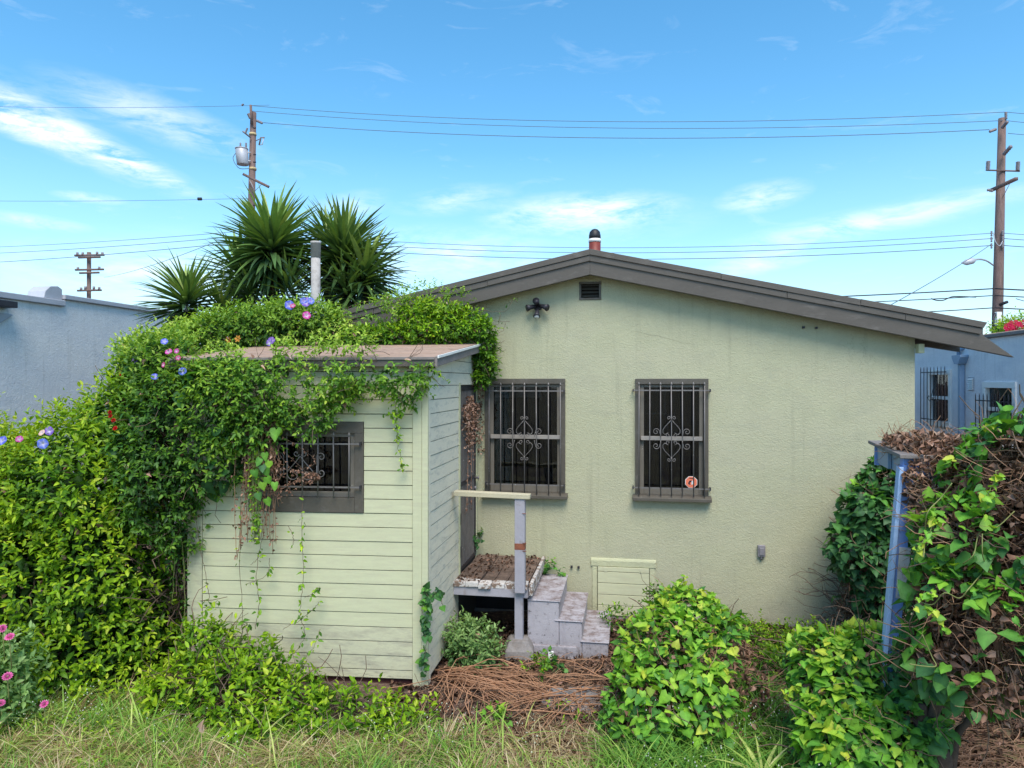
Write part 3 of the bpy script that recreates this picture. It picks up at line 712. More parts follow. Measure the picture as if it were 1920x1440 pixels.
MB(LF).box(.02, .06, -1.148, -.03, PZ-.14, PZ-.046).build('rim_joist', 'lav', porch, .004)
MB(LF).box(.812, .848, -1.19, -.04, PZ-.11, PZ+.012).build('side_board', 'peel', porch, .006)
pu = LF.hit(975.5, 1000, -1.24)[0]
m_ = MB(LF)
m_.box(pu-.052, pu+.052, -1.285, -1.20, PZ-.06, 1.585); m_.build('post', 'lav', porch, .005)
MB(LF).box(pu-.062, pu+.022, -1.225, -1.14, .13, PZ-.062).build('post', 'lav', porch, .005)
m_ = MB(LF); m_.box(pu-.053, pu+.053, -1.287, -1.198, 1.06, 1.125); m_.build('rust_band', 'rust', porch, .003)
for z in (1.052, 1.132, 1.43): MB().tube([LF(pu+.03, -1.287, z), LF(pu+.07, -1.30, z)], .004, 5).build('nail', 'rust', porch)
ra = LF.hit(852, 930, -1.27)[0]; rb = LF.hit(994, 934, -1.27)[0]
m_ = MB(LF); m_.poly([(ra, 1.588), (rb, 1.575), (rb, 1.622), (ra, 1.640)], -1.30, -1.20); m_.build('rail', 'rail', porch, .005, label='bleached loose rail board')
pc = LF(pu-.02, -1.18, 0)
m_ = MB(Fr(pc[0], pc[1], -A+.1))
for z, w in ((-.12, .15), (.04, .14), (.11, .11), (.135, .09)):
    for u, v in ((-w, -w), (w, -w), (w, w), (-w, w)): m_.v.append(m_.fr(u*random.uniform(.9, 1.1), v*random.uniform(.9, 1.1), z*1.0+.0))
for q in range(3):
    for e in range(4): w_ = (e+1) % 4; m_.f.append((q*4+e, q*4+w_, (q+1)*4+w_, (q+1)*4+e))
m_.f.append((12, 13, 14, 15)); o = m_.build('pier_block', 'pier', None, .012, loc=(pc[0], pc[1], 0)); prop(o, 'chipped grey concrete pier block under the porch post', 'concrete block')
MB(LF).box(.0, .85, -.012, -.002, -.1, PZ-.15).build('under_porch_shade', 'black', porch)  # black sheet on the wall, painted in for the deep shade under the landing
# ------------------------------------------------------------------ CONCRETE STEPS
STF = Fr(*P(1000, 1100, 7.15)[:2], -A)
steps = thing('concrete_steps', STF(.4, .5, 0), 'three lavender grey painted concrete steps beside the porch landing', 'steps')
def su_(px, v=0): return STF.hit(px, 1150, v)[0]
lev = [(su_(989), su_(1048), .50), (su_(1040), su_(1091), .305), (su_(1088), su_(1140), .105)]
x0 = lev[0][0]
for i, (a, b, z) in enumerate(lev):
    a0 = x0 if i == 0 else lev[i-1][1]+.001
    vb = 1.0
    m_ = MB(STF)
    nose = .0
    m_.box(a0, b, .0+.002*i, vb-.03, -.25, z); m_.build('step', 'conc', steps, .012)
    nz = MB(STF).box((a0-.0 if i == 0 else a+.0), b+.012, -.010, vb-.02, z+.0015, z+.016)
    nz.build('tread', 'conc', steps, .006)
# rubble course at the base
MB(STF).box(x0-.02, lev[2][1]-.30, -.018, .2, -.2, .06).build('footing', 'conc', steps, .012)
sc = P(1033, 1222, 6.98); m_ = MB(Fr(sc.x, sc.y, .2)); m_.box(-.028, .028, -.004, .012, -.04, .045)
o = m_.build('paper_scrap', 'paper', None, .003, loc=(sc.x, sc.y, 0)); prop(o, 'small white scrap leaning at the foot of the steps', 'litter')

# ------------------------------------------------------------------ NEIGHBOUR LEFT
NL = Fr(-8.57, 0, math.pi/2-A)         # u away from camera, v to the left
def nlh(px):                           # u where column px meets the wall plane
    r = (px-960)/F; dX, dY = NL.c, NL.s
    return (r*0+8.57*1.0)/( (dX - r*dY) ) if False else (-( -8.57))/((dX)-r*dY)
def nlz(px, py): u = nlh(px); return H-(py-HZ)*(u*NL.s)/F
left = thing('neighbour_house', NL(10, 0, 0), 'pale blue grey stucco neighbour house with stepped parapet on the left', 'house', )
zA = nlz(60, 567); uS = nlh(119); zB = nlz(200, 573.5)
MB(NL).box(-6, uS, .0, 6, -.3, zA).build('wall', 'blue_left', left); MB(NL).box(uS, 22, .0, 6, -.3, zB).build('wall', 'blue_left', left)
MB(NL).box(-6, uS-.003, -.05, .25, zA+.002, zA+.09).build('parapet_cap', 'cap_left', left, .01)
MB(NL).box(uS-.02, 22, -.05, .25, zB+.002, zB+.075).build('parapet_cap', 'cap_left', left, .01)
m_ = MB(NL); m_.poly([(uS-.36, zA+.095), (uS-.02, zA+.095), (uS-.02, zA+.26), (uS-.1, zA+.3), (uS-.24, zA+.28), (uS-.33, zA+.2)], .0, .3); m_.build('parapet_tile', 'cap_left', left, .01)
u = nlh(8); MB(NL).box(u-.5, u+.02, -.2, .0-.001, nlz(8, 578), nlz(8, 566)).build('lamp_bracket', 'iron_black', left, .01)
u0, u1 = nlh(-60), nlh(20); m_ = MB(NL); m_.poly([(u0, nlz(0, 585)), (u1, nlz(0, 588)), (u1-.35, nlz(0, 618)), (u0, nlz(0, 640))], -.06, -.001); m_.build('awning', 'cap_left', left, .01)
u0, u1 = nlh(213), nlh(250); z1, z0 = nlz(230, 694), nlz(230, 760)
w = MB(NL); w.box(u0, u1, -.03, -.001, z1-.05, z1); w.box(u0, u0+.06, -.03, -.001, z0, z1-.051); w.box(u1-.06, u1, -.03, -.001, z0, z1-.051); w.box(u0+.061, u1-.061, -.03, -.001, z0, z0+.05); w = w.build('window', 'white', left, .004)
MB(NL).box(u0+.06, u1-.06, -.012, -.004, z0+.05, z1-.05).build('pane', 'black', w)
# ------------------------------------------------------------------ NEIGHBOUR RIGHT
NR = Fr(6.07, 0, math.pi/2-A)          # u away, v to the left (towards our lot)
def nrh(px): r = (px-960)/F; return 6.07/(r*NR.s-NR.c)
def nrz(px, py): return H-(py-HZ)*(nrh(px)*NR.s)/F
right = thing('neighbour_house', NR(12, 0, 0), 'lavender blue stucco neighbour house with white barred windows on the right', 'house')
def nwin(px0, px1, py0, py1, pm): return nrh(px1), nrh(px0), nrz(pm, py1), nrz(pm, py0)
W1 = nwin(1741, 1785, 693, 799, 1763); W2 = nwin(1845, 1907, 716, 820, 1876)
zt = nrz(1880, 631)
m_ = MB(NR); us = sorted([3, 22, W1[0]+.04, W1[1]-.04, W2[0]+.04, W2[1]-.04])
for a, b in zip(us, us[1:]):
    hh = [w for w in (W1, W2) if abs(w[0]+.04-a) < 1e-6]
    if hh: m_.box(a, b, -.25, 0, -.3, hh[0][2]+.04); m_.box(a, b, -.25, 0, hh[0][3]-.04, zt)
    else: m_.box(a, b, -.25, 0, -.3, zt)
drop_internal(m_); m_.build('wall', 'blue_right', right)
MB(NR).box(3, 22, -7, -.255, -.3, zt-.2).build('wall', 'blue_right', right)
MB(NR).box(10.6, 22, -.3, .06, zt+.002, zt+.06).build('parapet_cap', 'lid', right, .01)
for w4, dbl in ((W1, 1), (W2, 1)):
    a, b, z0, z1 = w4; w = MB(NR); cw = .10
    w.box(a, b, -.05, .03, z1-cw, z1); w.box(a, b, -.05, .05, z0, z0+cw); w.box(a, a+cw, -.05, .028, z0+cw+.001, z1-cw-.001); w.box(b-cw, b, -.05, .028, z0+cw+.001, z1-cw-.001); w.box(a+cw+.001, b-cw-.001, -.05, .015, (z0+z1)/2-.03, (z0+z1)/2+.03)
    w = w.build('window', 'white', right, .004)
    MB(NR).box(a+cw, b-cw, -.047, -.04, z0+cw, z1-cw).build('pane', 'glass', w)
    MB(NR).box(a+cw, b-cw, -.2, -.19, z0+.6, z1-cw).build('blind', 'cap_left', w)
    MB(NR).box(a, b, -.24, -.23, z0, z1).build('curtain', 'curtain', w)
def ngrille(a, b, z0, z1, n, zr):
    g = MB(NR).box(a-.03, b+.03, .09, .10, zr[0]-.009, zr[0]+.009).build('window_grille', 'iron_black', right)
    MB(NR).box(a-.03, b+.03, .09, .10, zr[1]-.009, zr[1]+.009).build('rail', 'iron_black', g)
    for i in range(n): u = a+(b-a)*i/(n-1); MB().tube([NR(u, .108, z0), NR(u, .108, z1-.04), NR(u, .108, z1)], [.008, .008, .002], 5).build('bar', 'iron_black', g)
    return g
g1 = ngrille(nrh(1783), nrh(1737), W1[2]-.02, W1[3]+.06, 8, (W1[2]+.12, W1[3]-.05))
for s_ in (-1, 1):
    MB().tube([NR((W1[0]+W1[1])/2+s_*x*.10, .115, (W1[2]+W1[3])/2+z*.10) for x, z in [(0, 1.8), (.4, 1.2), (1, .3), (.9, -.3), (.4, -.4), (.2, 0), (.5, .1)]], .006, 5).build('scroll', 'iron_black', g1)
    MB().tube([NR((W1[0]+W1[1])/2+s_*x*.10, .115, (W1[2]+W1[3])/2+z*.10) for x, z in [(1.2, -1), (1.6, -.6), (2.2, -.5), (2.5, 0), (2.1, .4), (1.8, .1)]], .006, 5).build('scroll', 'iron_black', g1)
ngrille(nrh(1905), nrh(1842), W2[2]-.1, nrz(1870, 738), 9, (W2[2]+.1, nrz(1870, 752)))
u = nrh(1808); z = nrz(1808, 672)
dp = MB(NR).box(u-.045, u+.045, .01, .09, -.2, z-.1).build('downpipe', 'downpipe', right, .006)
m_ = MB(NR); m_.poly([(u-.17, z+.02), (u-.08, z-.1), (u+.08, z-.1), (u+.17, z+.02), (u+.17, z+.06), (u-.17, z+.06)], .0, .14); m_.build('leader_head', 'downpipe', dp, .004)
MB().tube([NR(u+.1, .05, z+.06), NR(u+.1, .05, z+.16), NR(u-.02, -.02, z+.2)], .035, 8).build('outlet', 'downpipe', dp)
a, b = nrh(1827), nrh(1816); z0, z1 = nrz(1821, 732), nrz(1821, 707)
lv = MB(NR).box(a, b, .001, .01, z0, z1).build('wall_vent', 'cap_left', right, .003)
for i in range(6): zz = z0+.02+i*(z1-z0-.03)/6; m_ = MB(NR); m_.poly([(.011, zz), (.03, zz-.005), (.011, zz+.02)], a+.02, b-.02, 'u'); m_.build('slat', 'white', lv)
tl = MB(NR); 
for i in range(9): lathe  # noqa
tl.box(nrh(1875), nrh(1830)+1.5, -1.6, -.3, zt-.1, zt+.12); tl.build('tile_roof', 'roofing', right, .03)

# ------------------------------------------------------------------ BLUE GARDEN SHED / GATE POST
BF = Fr(2.66, 4.66, -R(18))            # u to right, v away
bs = thing('garden_arbor', (2.66, 4.66, 0), 'blue painted garden arbor with leaning corner post buried in dead vine', 'arbor')
m_ = MB(); top = P(1702, 858, 4.72); bot = P(1697, 858, 4.72)+Vector((-.16, .02, -2.3))
def leanbox(c0, c1, w, d, fr): 
    mb = MB()
    for c in (c0, c1):
        for u, v in ((-w, -d), (w, -d), (w, d), (-w, d)): q = fr(u, v, 0); mb.v.append((c.x+q[0]-fr.o[0], c.y+q[1]-fr.o[1], c.z))
    mb.f = [(3,2,1,0),(4,5,6,7),(0,1,5,4),(1,2,6,5),(2,3,7,6),(3,0,4,7)]; return mb
leanbox(bot, top, .036, .045, BF).build('post', 'post_blue', bs, .004)
leanbox(bot+Vector((-.052, .0, 0)), top+Vector((-.052, .0, -.06)), .013, .05, BF).build('lit_post_strip', 'post_pale', bs, .003)  # pale strip paints the light on the post's left face
def onpost(py): t = (py-858)/(1500-858); return None
def lerp_post(z): t = (top.z-z)/(top.z-bot.z); return top.lerp(bot, t)
za, zb_ = H-(1028-HZ)*4.65/F, H-(1102-HZ)*4.65/F
pa, pb = lerp_post(za)+Vector((.0, -.055, 0)), lerp_post(zb_)+Vector((.0, -.055, 0))
leanbox(pb, pa, .034, .008, BF).build('patch_board', 'old_white', bs, .003)
zc = H-(1124-HZ)*4.65/F; pc_ = lerp_post(zc)+Vector((0, -.056, 0)); leanbox(pc_, lerp_post(zb_)+Vector((0, -.056, -.006)), .034, .006, BF).build('bracket', 'steel', bs, .003)
leanbox(pc_+Vector((0, -.008, .02)), lerp_post(zb_)+Vector((0, -.064, -.02)), .024, .004, BF).build('latch_hole', 'downpipe', bs, .002)
for i, (a, b) in enumerate(((-.02, .20), (.205, .42), (.425, .66), (.665, .92), (.925, 1.2))):
    MB(BF).box(a-.03, b-.03, -.02-.01*i, 1.18, 2.245+.006*(i % 2), 2.272+.006*(i % 2)).build('roof_board', 'lid', bs, .004)
MB(BF).box(-.02, 1.15, 1.05, 1.08, 2.08, 2.24).build('panel', 'post_blue', bs); MB(BF).box(.05, 1.15, .02, .05, 2.12, 2.24).build('panel', 'post_blue', bs)
for u_, v_ in ((1.1, .05), (1.1, 1.0)): MB(BF).box(u_-.04, u_+.04, v_-.04, v_+.04, -.1, 2.24).build('post', 'post_blue', bs, .004)
MB(BF).box(-.005, .02, .62, 1.04, 2.10, 2.24).build('panel', 'downpipe', bs, .003)
MB(BF).box(.022, .045, .14, .955, 2.10, 2.24).build('panel', 'downpipe', bs)

# ------------------------------------------------------------------ UTILITY POLES
def tz(px, py, Y): return P(px, py, Y)
pl = thing('utility_pole', (P(470, 400, 30).x, 30, 0), 'brown utility pole with grey transformer can rising behind the yucca', 'utility pole')
def poleseg(pxb, pyb, pxt, pyt, Y, r0, r1, par, name='pole', m='pole'):
    a = P(pxb, pyb, Y); b = P(pxt, pyt, Y); return MB().tube([a, a.lerp(b, .5), b], [r0, (r0+r1)/2, r1], 12).build(name, m, par)
bX = P(463, 782, 30); bX.z = 0
tp = P(475, 211, 30); MB().tube([bX, bX.lerp(tp, .5), tp], [.19, .165, .125], 14).build('pole', 'pole', pl)
poleseg(472, 232, 470, 197, 29.8, .06, .05, pl, 'pole_extension')
def arm(p0, p1, Y0, Y1, w, par, name='crossarm', m='pole'):
    a, b = P(*p0, Y0), P(*p1, Y1); return MB().tube([a, b], w, 4).build(name, m, par)
arm((457, 327), (503, 350), 29.7, 28.6, .075, pl)
MB().tube([P(468, 338, 29.8), P(478, 358, 29.7)], .015, 5).build('brace', 'steel', pl); MB().tube([P(490, 346, 29.2), P(478, 358, 29.7)], .012, 5).build('brace', 'steel', pl)
for py in (254, 319): a = P(474, py, 30); MB().tube([a, a+Vector((0, 0, .1))], .155, 14).build('band', 'band', pl)
c0, c1 = P(455.5, 309, 29.8), P(453, 281, 29.8)
tr_ = MB().tube([c0, c0+Vector((0, 0, .02)), c1, c1+Vector((0, 0, .03))], [.23, .25, .26, .24], 20).build('transformer', 'steel', pl)
MB().tube([c1+Vector((0, 0, .032)), c1+Vector((0, 0, .06))], [.275, .27], 20).build('lid', 'steel', tr_)
for dx in (-.02, .22): MB().tube([c1+Vector((dx-.03, 0, .06+j*.05)) for j in range(6)], [.06, .035, .05, .03, .045, .02], 8).build('bushing', 'ins', tr_)
MB().tube(cat_([P(442, 287, 29.8), P(437, 296, 29.8), P(441, 307, 29.8), P(450, 316, 29.8), P(468, 316, 29.8)]), .014, 5).build('jumper', 'cable', tr_)
for py in (286, 302): MB().tube([P(460, py, 29.8), P(470, py, 29.8)], .03, 5).build('bracket', 'steel', tr_)
def insul(a, b, par, r=.06, n=5, name='insulator'):
    a, b = Vector(a), Vector(b); pts = []; rr = []
    for i in range(2*n+1): pts.append(a.lerp(b, i/(2*n))); rr.append(r if i % 2 else r*.55)
    MB().tube(pts, rr, 8).build(name, 'ins', par)
insul(P(481, 226, 29.7), P(492, 231, 29.5), pl); insul(P(466, 213, 29.8), P(470, 222, 29.8), pl, .08)
MB().tube([P(470, 258, 29.8), P(455, 246, 29.5)], .035, 5).build('bracket', 'ins', pl); insul(P(460, 250, 29.6), P(464, 240, 29.6), pl, .05)
MB().tube([P(480, 264, 29.8), P(488, 260, 29.6)], .02, 5).build('bracket', 'ins', pl)
MB().tube([P(486, 272, 29.6), P(489, 258, 29.6), P(496, 258, 29.6)], .035, 5).build('cutout', 'ins', pl); MB().tube([P(486, 272, 29.6), P(492, 271, 29.6), P(494, 259, 29.6)], .02, 5).build('cutout', 'steel', pl)
insul(P(453, 198, 29.8), P(457, 195, 29.8), pl, .05)
for py in (290, 304, 385, 240): MB().tube([P(475, py, 29.7), P(480, py, 29.7)], .03, 5).build('step_bolt', 'iron_black', pl)

YR = 24.0
pr = thing('utility_pole', (P(1868, 625, YR).x, YR, 0), 'tall brown utility pole with horned insulators behind the blue neighbour house', 'utility pole')
bR = P(1864, 865, YR); bR.z = 0; tR = P(1879, 222, YR)
MB().tube([bR, bR.lerp(tR, .5), tR], [.185, .16, .115], 14).build('pole', 'pole', pr)
insul(P(1886, 224, YR-.1), P(1886, 210, YR-.1), pr, .055)
insul(P(1879, 240, YR-.2), P(1889, 228, YR-.6), pr, .06); insul(P(1868, 242, YR-.1), P(1855, 247, YR-.1), pr, .055)
insul(P(1882, 290, YR-.2), P(1896, 274, YR-.7), pr, .07)
arm((1850, 319), (1912, 321), YR-.15, YR-.15, .03, pl and pr)
insul(P(1852, 320, YR-.15), P(1853, 302, YR-.15), pr, .075, 7); insul(P(1908, 320, YR-.15), P(1909, 303, YR-.15), pr, .075, 7)
arm((1858, 357), (1906, 335), YR+.2, YR-1.2, .07, pr)
MB().tube([P(1893, 345, YR-.6), P(1880, 370, YR-.1)], .012, 5).build('brace', 'steel', pr)
insul(P(1851, 356, YR-.1), P(1862, 358, YR-.1), pr, .05, 3)
MB().tube(cat_([P(1863, 436, YR-.25), P(1866, 452, YR-.3), P(1874, 461, YR-.3), P(1880, 452, YR-.3)]), .015, 5).build('conduit_loop', 'steel', pr)
for py in (437, 448, 460): insul(P(1859, py-4, YR-.2), P(1859, py+6, YR-.2), pr, .035, 3); insul(P(1880, py-5, YR-.2), P(1880, py+5, YR-.2), pr, .045, 3)
MB().tube(cat_([P(1862, 497, YR-.1), P(1850, 489, YR-.5), P(1838, 486, YR-.8), P(1828, 487, YR-1)]), .03, 6).build('lamp_arm', 'steel', pr)
MB().tube([P(1830, 487, YR-1), P(1824, 489, YR-1), P(1812, 492, YR-1), P(1803, 493, YR-1)], [.03, .10, .10, .02], 10).build('street_lamp_head', 'steel', pr)
MB().tube([P(1873, 572, YR-.1), P(1889, 566, YR-.4)], .05, 6).build('bracket', 'iron_black', pr)
a = P(1872, 597, YR-.25); MB(Fr(a.x, a.y, 0)).box(-.09, .09, -.06, .06, a.z-.25, a.z+.22).build('meter_box', 'white', pr, .01)
MB().tube(cat_([P(1866, 588, YR-.25), P(1862, 600, YR-.3), P(1864, 612, YR-.3), P(1872, 615, YR-.3), P(1876, 606, YR-.3)]), .04, 6).build('cable_loop', 'iron_black', pr)
Y3 = 70
pd = thing('utility_pole', (P(167, 556, Y3).x, Y3, 0), 'distant small utility pole with two crossarms above the left neighbour roof', 'utility pole')
b3 = P(166, 767, Y3); MB().tube([Vector((b3.x, Y3, 0)), P(167, 473, Y3)], .2, 8).build('pole', 'pole', pd)
for y_, w in ((479, 27), (483, 20), (506, 26), (512, 18), (545, 22)):
    arm((167-w, y_), (167+w*1.05, y_-1), Y3-.5, Y3-.5, .12, pd)
for px, py in ((145, 476), (155, 476), (182, 475), (192, 476), (146, 504), (186, 503), (152, 542), (160, 540), (176, 540), (186, 541)): MB().tube([P(px, py+3, Y3-.5), P(px, py-3, Y3-.5)], .12, 5).build('insulator', 'ins', pd)

def wire(a, b, sag, r, label, m='cable', n=24, grp='overhead wires strung between the utility poles'):
    a, b = Vector(a), Vector(b); pts = [a.lerp(b, i/n)-Vector((0, 0, 4*sag*(i/n)*(1-i/n))) for i in range(n+1)]
    mid = a
    o = MB().tube([p-mid for p in pts], r, 4).build('overhead_wire', m); o.location = mid; return prop(o, label, 'wire', grp)
wire(P(470, 198, 29.8), P(1886, 210, 23.9), .50, .011, 'topmost overhead wire crossing the blue sky above the ridge')
wire(P(471, 208, 29.8), P(1880, 226, 23.9), .48, .011, 'second overhead wire from the top crossing the sky above the ridge')
wire(P(494, 230, 29.5), P(1855, 243, 23.9), .46, .013, 'third overhead wire from the top ending at pole insulators')
for q, (ya, yb, rr) in enumerate(((432, 437, .011), (441, 447, .013), (452, 460, .015))):
    nm = ('upper', 'middle', 'lower')[q]
    wire(P(470, ya, 29.9), P(1862, yb, 23.8), .62, rr, nm+' of three wires just above the flue behind the ridge')
    wire(P(470, ya, 29.9), P(-260, (455, 468, 488)[q]+14, 40), .2, rr, nm+' of three wires running left from yucca to photo edge')
    wire(P(1880, yb, 23.8), P(2300, yb-4, 20), .15, rr, nm+' of three short wires leaving the right pole below the lamp height')
wire(P(1886, 210, 23.9), P(2300, 214, 20), .15, .011, 'top wire continuing right from the tall pole to the photo edge')
wire(P(1886, 226, 23.9), P(2300, 236, 20), .15, .011, 'second wire continuing right from the tall pole top')
wire(P(1890, 250, 23.9), P(2300, 262, 20), .1, .011, 'third wire continuing right from the tall pole top')
for ya, yb, rr, lb_ in ((548, 541, .026, 'thick upper telephone cable passing behind the right roof slope'), (560, 554, .02, 'middle telephone cable behind the right roof slope'), (590, 577, .022, 'lowest telephone cable just above the right roof end')):
    wire(P(466, ya, 29.9), P(1866, yb, 23.8), .45, rr, lb_, 'cable2'); wire(P(1866, yb, 23.8), P(2300, yb-3, 20), .12, rr, lb_+', right of the pole', 'cable2')
o = MB().tube(cat_([P(1746, 560, 23.7), P(1756, 563, 23.7), P(1768, 563, 23.7), P(1778, 559, 23.7), P(1790, 556, 23.7), P(1830, 557, 23.7)]), .02, 5).build('cable_loop', 'cable2'); prop(o, 'slack black cable loop and splice left of the right pole', 'cable')
wire(P(1857, 459, 23.8), P(1655, 580, 14), .05, .010, 'service drop wire slanting down from the right pole to the roof')
wire(P(466, 372, 29.9), P(-200, 374, 34), .1, .009, 'single thin wire left of the transformer pole')
o = MB().tube([P(371, 373, 30.3), P(378, 373, 30.3)], .07, 8).build('wire_splice', 'cable2'); prop(o, 'small dark splice on the thin wire left of the transformer pole', 'splice')
wire(P(400, 455, 30), P(195, 520, 60), .2, .012, 'faint slanting wire between yucca and the distant pole')
wire(P(1905, 560, 22), P(2100, 590, 18), .1, .014, 'short black cable at the right photo edge')
wire(P(505, 197, 29.9), P(-300, 185, 45), .3, .008, 'faint top wire running left from the transformer pole')

# ================================================================== VEGETATION
UP = np.array([0, 0, 1.])
def nz(a): return a/np.maximum(np.linalg.norm(a, axis=-1, keepdims=True), 1e-9)
_ks = rng.normal(size=(9, 3)); _ph = rng.uniform(0, 6.28, 9)
def lowf(p, s=1.0, o=0):
    return np.mean(np.sin((p*s)@_ks.T*2.0+_ph+o), axis=1)*1.6       # about -1..1
def inside_shed(p, pad=.0):
    x, y, z = p.T; dx, dy = x-CX, y-CY
    u = dx*SF.c+dy*SF.s; v = -dx*SF.s+dy*SF.c
    w = (dx*math.sin(sa)-dy*math.cos(sa))             # + to the right of side wall
    return (v > -pad) & (w < pad) & (u > -SW-pad) & (v < 2.35) & (z < sh_top0+sh_slope*v+.03)
def inside_house(p, pad=.0):
    x, y, z = p.T; dx, dy = x-HF.o[0], y-HF.o[1]
    u = dx*HF.c+dy*HF.s; v = -dx*HF.s+dy*HF.c
    a = (v > -pad) & (np.abs(u) < HWID+pad) & (z < H+1.2-SL*np.abs(u))
    b = (v > -.25-pad) & (np.abs(u) < RO+.1) & (z > H+1.19-SL*np.abs(u)) & (z < H+1.53-SL*np.abs(u))
    return a | b
# templates: x along leaf (length 1), y across, z normal
def oval(curl=.12, fold=.12, w=.26):
    xs = [0, .28, .62, 1.0]; ws = [0, w, w*.82, 0]
    V = [(0, 0, 0)]
    for x, ww in zip(xs[1:3], ws[1:3]): V += [(x, -ww, fold*ww*2-curl*x*x), (x, 0, -curl*x*x), (x, ww, fold*ww*2-curl*x*x)]
    V.append((1, 0, -curl*1.1))
    Fc = [(0, 1, 2), (0, 2, 3), (1, 4, 5), (1, 5, 2), (2, 5, 6), (2, 6, 3), (4, 7, 5), (5, 7, 6)]
    return np.array(V), np.array(Fc)
def heart(curl=.18, fold=.12, lobe=0.0):
    pts = [(0, 0), (-.14, .16), (-.12, .36), (.10, .50), (.38, .44-lobe), (.62, .30-.5*lobe), (1.0, 0)]
    V = []; n = len(pts)
    for x, y in pts: V.append((x, 0 if y == 0 else y, 0))
    for x, y in pts[1:-1]: V.append((x, -y, 0))
    V.append((.12, 0, 0)); V.append((.5, 0, 0))
    V = np.array(V, float); V[:, 2] = np.abs(V[:, 1])*fold*2-curl*V[:, 0]**2-.25*np.abs(V[:, 1])**2
    c1, c2 = len(V)-2, len(V)-1; L = [0, 1, 2, 3, 4, 5, 6]; Rr = [0, 7, 8, 9, 10, 11, 6]
    Fc = []
    for S, fl in ((L, 1), (Rr, 0)):
        T = [(c1, S[0], S[1]), (c1, S[1], S[2]), (c1, S[2], S[3]), (c1, S[3], c2), (c2, S[3], S[4]), (c2, S[4], S[5]), (c2, S[5], S[6])]
        Fc += [(a, c, b) if fl else (a, b, c) for a, b, c in T]
    return V, np.array(Fc)
def sword(curl=.2, w=.035, n=5):
    V = []; 
    for i in range(n+1):
        t = i/n; ww = w*(.62+1.1*t if t < .35 else 1)*(1-t**3); ww = max(ww, .001); z = -curl*t*t
        V += [(t, -ww, z+ww*.5), (t, 0, z), (t, ww, z+ww*.5)]
    Fc = []
    for i in range(n):
        for j in (0, 1):
            a = 3*i+j; Fc += [(a, a+3, a+4), (a, a+4, a+1)]
    return np.array(V), np.array(Fc)
def shaped(kind):
    r = random.uniform
    return {'oval': lambda: oval(r(.05, .3), r(.05, .3), r(.2, .28)), 'heart': lambda: heart(r(.05, .4), r(-.05, .25), r(0, .06)),
            'dead': lambda: oval(r(-.5, .6), r(.3, 1.0), r(.18, .35)), 'sword': lambda: sword(r(.04, .34), r(.038, .052)), 'blade': lambda: sword(r(.35, 1.3), r(.014, .024), 4),
            'lily': lambda: sword(r(.5, 1.0), r(.04, .06), 5)}[kind]()
NV = 9
TPL = {k_: [shaped(k_) for _ in range(NV)] for k_ in ('oval', 'heart', 'dead', 'sword', 'blade', 'lily')}
for k_ in ('oval', 'heart', 'dead'):
    for V_, F_ in TPL[k_]:
        V_ += np.where(np.abs(V_[:, 1:2]) > .01, 1, .3)*rng.normal(size=V_.shape)*[.03, .025, .035]*(np.linalg.norm(V_, axis=1, keepdims=True) > .01)
VEIN = {k_: [np.clip(1.22-1.1*np.abs(V_[:, 1:2]), .82, 1.25) for V_, F_ in TPL[k_]] for k_ in TPL}
PAL = {
 'hedge': [(0.030,0.075,0.015),(0.043,0.116,0.014),(0.070,0.175,0.014),(0.115,0.250,0.014),(0.182,0.338,0.013),(0.263,0.425,0.015),(0.360,0.492,0.024),(0.437,0.517,0.046)],
 'dark': [(0.024,0.063,0.018),(0.035,0.094,0.020),(0.050,0.133,0.021),(0.074,0.182,0.022),(0.111,0.234,0.023),(0.163,0.300,0.027),(0.240,0.372,0.036),(0.345,0.437,0.057)],
 'light': [(0.075,0.165,0.022),(0.116,0.225,0.026),(0.168,0.301,0.031),(0.230,0.365,0.041),(0.286,0.429,0.052),(0.362,0.488,0.069),(0.444,0.528,0.096),(0.506,0.529,0.115)],
 'heart': [(0.045,0.128,0.045),(0.058,0.167,0.049),(0.077,0.217,0.048),(0.101,0.277,0.041),(0.143,0.345,0.036),(0.213,0.425,0.037),(0.324,0.504,0.048),(0.460,0.529,0.057)],
 'grey': [(.06,.14,.045),(.08,.17,.05),(.10,.21,.06),(.13,.25,.075),(.16,.28,.085),(.2,.32,.1),(.25,.37,.13),(.30,.42,.17)],
 'dead': [(.07,.042,.03),(.12,.07,.048),(.18,.10,.07),(.24,.135,.095),(.31,.18,.13),(.38,.235,.175),(.46,.31,.24),(.54,.40,.31)],
 'yucca': [(0.024,0.052,0.031),(0.032,0.071,0.035),(0.048,0.097,0.041),(0.067,0.129,0.042),(0.097,0.173,0.044),(0.132,0.217,0.048),(0.186,0.264,0.056),(0.242,0.307,0.078)],
 'grass': [(.08,.20,.035),(.11,.26,.04),(.16,.31,.045),(.22,.37,.06),(.31,.43,.09),(.42,.47,.14),(.52,.50,.22),(.62,.58,.34)],
 'straw': [(.22,.14,.07),(.28,.19,.10),(.34,.24,.13),(.40,.30,.17),(.46,.36,.22),(.5,.4,.26),(.2,.11,.06),(.56,.48,.33)],
}
_tm = {}
def tmesh(kind, pal, var, ci, m, name='leaf'):
    key = (kind, pal, var, ci, name)
    if key not in _tm:
        V, Fc = TPL[kind][var]; me = bpy.data.meshes.new(name); me.from_pydata(V.tolist(), [], Fc.tolist())
        a = me.color_attributes.new('Col', 'FLOAT_COLOR', 'POINT'); a.data.foreach_set('color', np.c_[np.array([PAL[pal][ci]])*VEIN[kind][var], np.ones(len(V))].astype(np.float32).ravel())
        me.materials.append(M[m]); me.shade_smooth(); _tm[key] = me
    return _tm[key]
